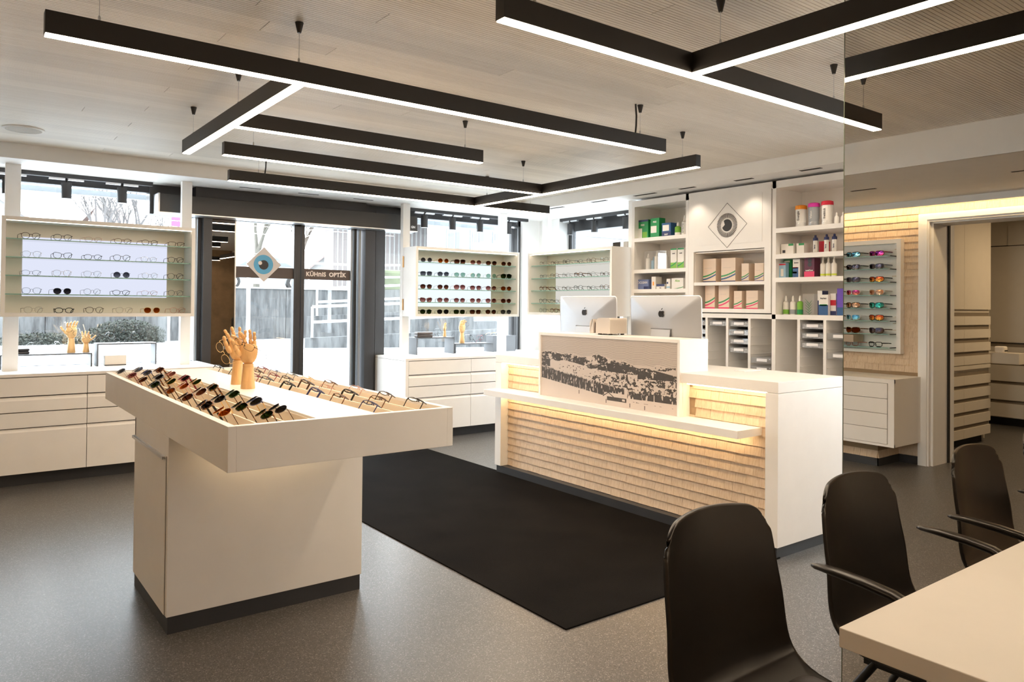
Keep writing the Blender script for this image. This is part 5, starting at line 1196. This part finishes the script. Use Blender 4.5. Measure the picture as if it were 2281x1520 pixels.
# back office seen through the doorway in the mirror
OFW = plain('office_laminate', (.74, .68, .58), .5, noise=.02)
t = thing('tall_drawer_cabinet', (-3.1, 3.65, 0), 'tall cream cabinet with two doors above many drawers in back office', 'cabinet')
MB().box(-3.665, -2.50, 3.385, 3.95, .10, 2.42).build('carcass', OFW, t)
B(-3.62, -2.56, 3.44, 3.90, 0, .10).build('plinth', DARKGAP, t)
B(-3.655, -3.0, 3.365, 3.385, 1.425, 2.40).build('door', OFW, t); B(-2.996, -2.52, 3.365, 3.385, 1.425, 2.40).build('door', OFW, t)
zt = 1.395
while zt > .88:
    for a, b_ in ((-3.655, -3.0), (-2.996, -2.52)): B(a, b_, 3.365, 3.385, zt-.132, zt-.042).build('drawer', OFW, t)
    B(-3.655, -2.52, 3.383, 3.386, zt-.042, zt-.002).build('grip_recess', plain('recess', (.22, .18, .13), .7), t); zt -= .138
B(-3.655, -2.52, 3.365, 3.385, .80, .84).build('rail', OFW, t)
zt = .775
for k in range(5):
    for a, b_ in ((-3.655, -3.0), (-2.996, -2.52)): B(a, b_, 3.365, 3.385, zt-.135, zt-.04).build('drawer', OFW, t)
    B(-3.655, -2.52, 3.383, 3.386, zt-.04, zt-.002).build('grip_recess', plain('recess', (.22, .18, .13), .7), t); zt -= .137
t = thing('office_cabinet', (-5.3, 3.5, 0), 'cream drawer cabinet at the far end of back office', 'cabinet')
B(-5.75, -5.03, 1.5, 5.1, .10, 1.0).build('carcass', OFW, t); B(-5.7, -5.10, 1.5, 5.1, 0, .10).build('plinth', DARKGAP, t)
for z0, z1 in ((.11, .275), (.32, .51), (.55, .745), (.785, .97)):
    B(-5.03, -5.008, 1.5, 3.3, z0, z1).build('drawer', OFW, t); B(-5.03, -5.008, 3.304, 5.1, z0, z1).build('drawer', OFW, t)
    B(-5.031, -5.028, 1.5, 5.1, z1, z1+.04).build('grip_recess', plain('recess', (.22, .18, .13), .7), t)
t = thing('office_cupboard', (-5.3, 3.5, 1.02), 'large cream cupboard doors over the office drawers', 'cupboard')
B(-5.75, -5.02, 1.5, 5.1, 1.02, 2.55).build('carcass', OFW, t); B(-5.02, -5.008, 1.5, 5.1, 1.03, 2.205).build('door', OFW, t); B(-5.02, -5.008, 1.5, 3.68, 2.215, 2.48).build('door', OFW, t)
MB().box(-5.021, -5.019, 1.5, 5.1, 2.203, 2.217).build('joint', DARKGAP, t)
hd = thing('door_handle_bar', (-3.70, 3.40, 1.22), 'curved cream handle at right edge of the tall office cabinet', 'handle')
MB().tube([(-3.665, 3.41, 1.34), (-3.71, 3.41, 1.335), (-3.735, 3.41, 1.29), (-3.735, 3.41, 1.15), (-3.71, 3.41, 1.105), (-3.665, 3.41, 1.10)], .011, 8).build('bar', plain('handle_cream', (.8, .72, .6), .4), hd, 60)
t = thing('office_desk', (-4.2, 3.3, 0), 'cream desk end beside the tall office cabinet', 'desk'); MB().box(-3.88, -3.67, 3.10, 3.9, .845, .96).build('top', OFW, t); MB().box(-3.86, -3.83, 3.5, 3.9, 0, .845).build('side_panel', OFW, t)
t = thing('small_device', (-3.76, 3.3, .96), 'small white rounded device on the office desk end', 'device'); B(-3.80, -3.70, 3.25, 3.35, .96, 1.03).build('housing', plain('device_white', (.85, .8, .72), .4), t, bev=.015); B(-3.79, -3.71, 3.248, 3.25, .975, .99).build('slot', DARKGAP, t)
d = bpy.data.lights.new('office_lamp', 'AREA'); d.shape = 'RECTANGLE'; d.size = 1.2; d.size_y = .4; d.energy = 9; d.color = (1, .74, .46)
lo = bpy.data.objects.new('office_lamp', d); COL.objects.link(lo); lo.location = (-3.6, 2.2, 2.55)
ofl = B(-4.2, -3.0, 2.0, 2.4, 2.56, 2.598).build('office_ceiling_lamp', WHITE2); tag(ofl, 'flat office ceiling lamp behind the doorway, out of view', 'lamp'); lo.parent = ofl
# ophthalmic unit behind the viewer, mirrored dimly in the side glass
t = thing('eye_test_unit', (4.6, .9, 0), 'grey eye testing instrument on its table, dimly reflected in entrance glass', 'instrument')
GI = plain('instrument_grey', (.30, .31, .33), .4)
B(4.2, 5.0, .5, 1.2, .72, .76).build('table_top', GI, t); B(4.5, 4.7, .7, .95, 0, .72).build('column', GI, t); B(4.3, 4.55, .7, .95, .76, 1.15).build('head', BLACKM, t, bev=.04); MB().tube([(4.85, .85, .76), (4.85, .85, 1.3), (4.7, .85, 1.42), (4.5, .85, 1.42)], .03, 8).build('arm', GI, t)

# ================================================================== OUTSIDE
gm = plain('pale_asphalt', (.42, .43, .44), .9, noise=.05, scale=.6)
o = struct(B(-60, 120, 7.75, 160, -.25, -.02).build('ground', gm))
tag(o, None, None, None, 'structure')
struct(B(6.65, 60, -40, 7.75, -.25, -.02).build('ground_side', gm))
struct(B(-8, 14, 7.75, 8.6, -.02, -.005).build('trim_20', plain('kerb', (.5, .5, .5), .9)))
# painted / jointed lines in the paving
ln = MB()
for k in range(5): ln.box(-10, 16, 14.5+k*2.1, 14.56+k*2.1, -.019, -.012)
ln.build('paving_joint', plain('joint_grey', (.13, .14, .15), .9)); bpy.data.objects['paving_joint'].parent = o
# concrete
mt, nt, b = new_mat('weathered_concrete'); tc = N(nt, 'ShaderNodeTexCoord'); mp = N(nt, 'ShaderNodeMapping'); mp.inputs['Scale'].default_value = (2.2, 2.2, .30)
nt.links.new(tc.outputs['Object'], mp.inputs['Vector']); no = N(nt, 'ShaderNodeTexNoise'); no.inputs['Scale'].default_value = 2.4; no.inputs['Detail'].default_value = 9; no.inputs['Roughness'].default_value = .7
nt.links.new(mp.outputs[0], no.inputs['Vector']); cr = N(nt, 'ShaderNodeValToRGB'); cr.color_ramp.elements[0].position = .36; cr.color_ramp.elements[0].color = (.020, .021, .022, 1); cr.color_ramp.elements[1].position = .60; cr.color_ramp.elements[1].color = (.072, .074, .075, 1)
nt.links.new(no.outputs['Fac'], cr.inputs[0]); nt.links.new(cr.outputs[0], b.inputs['Base Color']); b.inputs['Roughness'].default_value = .9; CONC = mt
CAP = plain('pale_concrete_cap', (.28, .285, .29), .8)
t = thing('retaining_wall', (4, 30, 0), 'long stained concrete retaining wall across the yard', 'wall')
x = -14
while x < 13.9: B(x+.01, x+2.78, 30, 30.4, -.02, 2.0).build('concrete_panel', CONC, t); x += 2.79
B(-14, 13.9, 29.95, 30.5, 2.0, 2.06).build('cap', CAP, t)
t = thing('ramp_wall', (12, 26, 0), 'stepped concrete ramp walls right of the entrance', 'wall')
def slope_wall(mb, xa, ya, xb, yb, z0a, z0b, z1a, z1b, th=.25):
    d = Vector((xb-xa, yb-ya, 0)).normalized(); nn = Vector((-d.y, d.x, 0))*th
    A = [(xa, ya, z0a), (xb, yb, z0b), (xb, yb, z1b), (xa, ya, z1a)]; Bq = [(p[0]+nn.x, p[1]+nn.y, p[2]) for p in A]
    mb.poly(A); mb.poly(Bq[::-1]); mb.poly([A[3], A[2], Bq[2], Bq[3]]); mb.poly([A[0], A[3], Bq[3], Bq[0]]); mb.poly([A[2], A[1], Bq[1], Bq[2]])
mb = MB(); slope_wall(mb, 9.3, 23.4, 24, 17.6, -.02, -.02, .30, 1.05); mb.build('lower_wall', CONC, t)
mb = MB(); slope_wall(mb, 10.6, 26.5, 30, 19.5, -.02, -.02, .95, 2.1); mb.build('middle_wall', CONC, t)
mb = MB(); slope_wall(mb, 13.9, 30.0, 40, 22.5, -.02, -.02, 2.0, 3.0); mb.build('upper_wall', CONC, t)
RAIL = plain('galvanised_rail', (.50, .52, .54), .4, metal=.2)
def railing(label, p, q, h, nb, posts):
    t = thing('railing', ((p[0]+q[0])/2, (p[1]+q[1])/2, p[2]), label, 'railing'); P0, P1 = Vector(p), Vector(q)
    for k in range(nb): z = h*(k+1)/nb; MB().tube([P0+Vector((0, 0, z)), P1+Vector((0, 0, z))], .045, 8).build('rail_tube', RAIL, t, 60)
    for k in range(posts): m_ = P0.lerp(P1, k/(posts-1)); MB().tube([m_, m_+Vector((0, 0, h))], .045, 8).build('rail_post', RAIL, t, 60)
railing('galvanised tube railing along the upper road above retaining wall', (4.5, 29.9, 2.05), (13.9, 29.9, 2.05), 1.05, 2, 6)
railing('sloping tube railing on the lower ramp wall', (9.5, 23.3, .32), (24, 17.5, 1.07), 1.0, 2, 6)
railing('sloping tube railing on the middle ramp wall', (10.9, 26.3, .98), (30, 19.4, 2.1), 1.0, 2, 7)
railing('tube railing before the office building right', (14.0, 29.8, 2.02), (40, 22.3, 3.0), 1.05, 2, 8)
# upper road, planted bank
up = struct(MB().box(-60, 13.9, 30.4, 160, 1.90, 1.98).box(13.9, 60, 30.4, 160, 1.90, 1.98).build('ground_upper', gm))
GRASS = plain('winter_grass', (.07, .085, .045), .95, noise=.5, scale=.8)
hd_ = thing('hedge', (16, 28.8, 2.2), 'clipped hedge block beyond the right railing', 'hedge'); B(15.2, 18.8, 31.5, 33.2, 2.0, 3.05).build('foliage', GRASS, hd_, bev=.15)
# bare trees
def tree(x, y, z, h, seed, label, col=(.07, .065, .065), spread=.55, levels=5):
    r = random.Random(seed); mb = MB(); tr = MB()
    def grow(p, d, L, rad, lv):
        q = p+d*L; (tr if lv == levels else mb).tube([p, p+d*L*.5+Vector((r.uniform(-.03, .03)*L, r.uniform(-.03, .03)*L, 0)), q], [rad, rad*.85, rad*.7], 4 if lv < 3 else 6)
        if lv == 0: return
        for k in range(3 if lv > 1 else 2):
            nd = (d+Vector((r.uniform(-1, 1), r.uniform(-1, 1), r.uniform(-.2, .7)))*spread).normalized()
            grow(q if k else p+d*L*.75, nd, L*r.uniform(.60, .85), rad*.58, lv-1)
    grow(Vector((x, y, z)), Vector((0, 0, 1)), h*.30, h*.026, levels)
    t = thing('bare_tree', (x, y, z), label, 'tree', 'bare trees outside'); bk = plain('pale_bark_%d' % seed, col, .9)
    tr.build('trunk', bk, t); mb.build('branches', bk, t)
tree(9.2, 52, 1.9, 8.5, 3, 'bare tree right of the far house, seen through left window')
tree(6.9, 48, 1.9, 7.0, 5, 'slim bare tree left of the far house, seen through left window')
tree(11.6, 55, 1.9, 7.0, 9, 'bare tree near the left edge of the entrance glass')
tree(13.2, 40, 1.9, 7.2, 12, 'bare larch behind the parked car, left in the left door leaf', (.06, .055, .045), .35)
tree(16.4, 42, 1.9, 6.5, 14, 'bare tree behind the eye emblem in left door leaf', (.07, .055, .045))
tree(23.0, 46, 1.9, 6.0, 17, 'small bare tree above gabled hut in right door leaf')
tree(4.9, 50, 1.9, 4.2, 21, 'low bare shrub tree between the two far houses')
# wooded hill
hm = plain('bare_wood_hillside', (.20, .175, .155), .95, noise=.45, scale=.35)
t = thing('hillside', (38, 110, 0), 'pale wooded hillside far behind the entrance', 'hill'); mb = MB(); nx, ny = 40, 6
for j in range(ny):
    for i in range(nx+1):
        x = -10+120*i/nx; y = 85+9*j; hgt = (8+3.5*math.sin(x*.05+.3)+1.2*math.sin(x*.21)+R_.uniform(0, .9))*(j/(ny-1))**.7*(1 if x > 18 else max(.15, (x+10)/28))
        mb.v.append((x, y, 1.9+hgt))
for j in range(ny-1):
    for i in range(nx): a = j*(nx+1)+i; mb.f.append((a, a+1, a+nx+2, a+nx+1)); mb.m.append(0)
mb.build('slope', hm, t, 60)
# houses
ROOF = plain('weathered_roof_tiles', (.20, .145, .135), .9, noise=.15, scale=2); WALLH = plain('pale_render', (.22, .215, .21), .9); PANE = plain('house_pane', (.09, .10, .12), .3)
def house(x0, x1, y0, y1, z0, ze, zr, label, gable='y', wins=()):
    t = thing('house', ((x0+x1)/2, (y0+y1)/2, z0), label, 'house')
    B(x0, x1, y0, y1, z0, ze).build('walls', WALLH, t); mb = MB(); e = .4; xm, ym = (x0+x1)/2, (y0+y1)/2
    if gable == 'y':
        MB().poly([(x0, y0-.001, ze), (x1, y0-.001, ze), (xm, y0-.001, zr)]).build('gable', WALLH, t)
        for s_, xa in ((-1, x0), (1, x1)): xa += s_*e; zz = ze-(zr-ze)*e/(x1-xm); mb.poly([(xa, y0-e, zz), (xa, y1+e, zz), (xm, y1+e, zr), (xm, y0-e, zr)]); mb.poly([(xa, y0-e, zz-.15), (xm, y0-e, zr-.15), (xm, y0-e, zr), (xa, y0-e, zz)])
    else:
        for s_, ya in ((-1, y0), (1, y1)): ya += s_*e; zz = ze-(zr-ze)*e/(y1-ym); mb.poly([(x0-e, ya, zz), (x1+e, ya, zz), (x1-.8, ym, zr), (x0+.8, ym, zr)])
    mb.build('roof', ROOF, t)
    for wx, wz in wins: w_ = B(wx-.35, wx+.35, y0-.05, y0, wz, wz+1.0).build('window', WALLH, t); B(wx-.28, wx+.28, y0-.07, y0-.05, wz+.07, wz+.93).build('pane', PANE, w_)
    return t
house(-2.2, 6.0, 58, 66, 1.9, 5.6, 8.6, 'large gabled house far left beyond the left window', 'y', ((1, 3.2), (3.6, 3.2)))
house(8.2, 11.2, 60, 68, 1.9, 7.0, 8.6, 'pale house with hipped roof beyond the left window, between bare trees', 'x', ((8.9, 5.6), (9.6, 5.6), (10.3, 5.6)))
house(19.8, 23.2, 50, 56, 1.9, 3.8, 5.2, 'small white gabled hut seen through the right door leaf', 'y')
t = thing('striped_hall', (20, 42, 1.9), 'hall with pale vertical cladding and flat canopy, right door leaf', 'building')
B(17.4, 24, 40, 41, 1.9, 6.3).build('wall', plain('hall_wall', (.17, .15, .145), .9), t)
cl = MB(); x = 17.4
while x < 24: cl.box(x, x+.09, 39.93, 40, 1.9, 6.3); x += .30
cl.build('cladding_batten', WALLH, t)['kind'] = 'stuff'
mb = MB(); mb.box(16.8, 24.5, 38.8, 41, 6.3, 6.5); mb.build('canopy', plain('canopy', (.12, .14, .145), .8), t)
# office building right
FAC = plain('white_facade', (.19, .20, .21), .8); 
t = thing('office_building', (24, 40, 2), 'white office building with rows of windows outside on the right', 'building')
B(20.6, 60, 33.9, 34.9, 1.9, 12).build('facade', FAC, t)
for fz in (4.0, 7.2, 10):
    B(20.6, 60, 33.86, 33.9, fz+1.7, fz+1.85).build('cornice', WALLH, t)
    x = 21.2
    while x < 46:
        w_ = B(x, x+.95, 33.82, 33.9, fz, fz+1.5).build('window', FAC, t); B(x+.10, x+.42, 33.80, 33.82, fz+.1, fz+1.4).build('pane', PANE, w_); B(x+.53, x+.85, 33.80, 33.82, fz+.1, fz+1.4).build('pane', PANE, w_); x += 1.5
t = thing('glazed_block', (30, 15, 2), 'pale bluish building facade outside the side window', 'building')
B(26, 27, 2, 22, -.02, 12).build('facade', plain('bluish_facade', (.16, .19, .22), .6), t)
for k in range(12): B(25.94, 26, 3+k*1.6, 3.25+k*1.6, 0, 12).build('pilaster', FAC, t)
# parked car
t = thing('parked_car', (10.7, 32.2, 1.98), 'silver grey parked car on the upper road, behind the eye decal', 'car'); CARP = plain('silver_car_paint', (.17, .175, .18), .3, metal=.4)
prof = [(8.6, .30), (8.55, .62), (8.8, .86), (9.5, .98), (10.15, 1.40), (11.3, 1.42), (12.1, 1.02), (12.65, .92), (12.75, .45), (12.6, .28)]
mb = MB(); A_ = [(p[0], 31.4, 1.98+p[1]) for p in prof]; B_ = [(p[0], 33.1, 1.98+p[1]) for p in prof]; mb.poly(A_); mb.poly(B_[::-1])
for i in range(len(prof)): j = (i+1) % len(prof); mb.poly([A_[j], A_[i], B_[i], B_[j]])
mb.build('body', CARP, t, 30, bev=.08)
MB().poly([(9.65, 31.39, 2.98), (10.2, 31.39, 3.33), (11.2, 31.39, 3.34), (11.9, 31.39, 2.98)][::-1]).build('side_window', PANE, t)
for xw_ in (9.35, 11.95):
    wh = MB(); wh.tube([(xw_, 31.32, 2.30), (xw_, 31.55, 2.30)], .32, 24); w_ = wh.build('wheel', BLACKM, t, 40)
    MB().tube([(xw_, 31.30, 2.30), (xw_, 31.33, 2.30)], .20, 10).build('hubcap', ALU, w_)
t = thing('signpost', (7.03, 22, 0), 'tall post with hanging pale sign near the left door leaf', 'signpost'); MB().tube([(7.03, 22, -.02), (7.03, 22, 6)], .06, 8).build('pole', RAIL, t); B(6.6, 7.3, 21.95, 22.0, 3.8, 4.5).build('panel', plain('sign_panel', (.45, .55, .62), .6), t)
# low shrubs along the retaining wall
LEAF = plain('shrub_leaf', (.012, .016, .010), .7, noise=.4, scale=3)
def shrub(x0, x1, y, h, seed, label, n=520):
    r = random.Random(seed); mb = MB(); t = thing('shrub', ((x0+x1)/2, y, 0), label, 'shrub', 'shrubs at the retaining wall')
    for k in range(n):
        u = r.random(); x = x0+(x1-x0)*u; hh = h*(.35+.65*math.sin(math.pi*min(1, u*.9+.05))**.7)
        c = Vector((x, y-r.uniform(0, .9), r.random()**1.3*hh)); a = Vector((r.uniform(-1, 1), r.uniform(-1, 1), r.uniform(-1, 1))).normalized()*r.uniform(.02, .04); b_ = a.orthogonal().normalized()*r.uniform(.015, .03)
        mb.poly([c-a-b_, c+a-b_, c+a+b_, c-a+b_])
    mb.build('foliage', LEAF, t)['kind'] = 'stuff'
    st = MB()
    for k in range(14): x = r.uniform(x0, x1); st.tube([(x, y-.3, 0), (x+r.uniform(-.4, .4), y-.3, h*.8)], .012, 4)
    st.build('stem', plain('stem', (.2, .16, .12), .9), t)
shrub(1.4, 3.85, 29.7, .36, 2, 'low evergreen shrub at foot of retaining wall, far left', 2200)
shrub(3.95, 6.3, 29.7, .80, 4, 'larger evergreen shrub at foot of retaining wall beside wooden hands', 3200)
mg = thing('reflection_banner', (5.6, 24, 0), 'magenta banner put outside to imitate a pinkish reflection beside the door jamb', 'banner'); MB().tube([(5.33, 24, -.02), (5.33, 24, 4.9)], .04, 6).build('pole', RAIL, mg); B(5.36, 5.75, 23.98, 24.0, 3.7, 4.9).build('cloth', plain('magenta_cloth', (.35, .04, .26), .7), mg)  # pinkish reflection imitated by a banner added outside
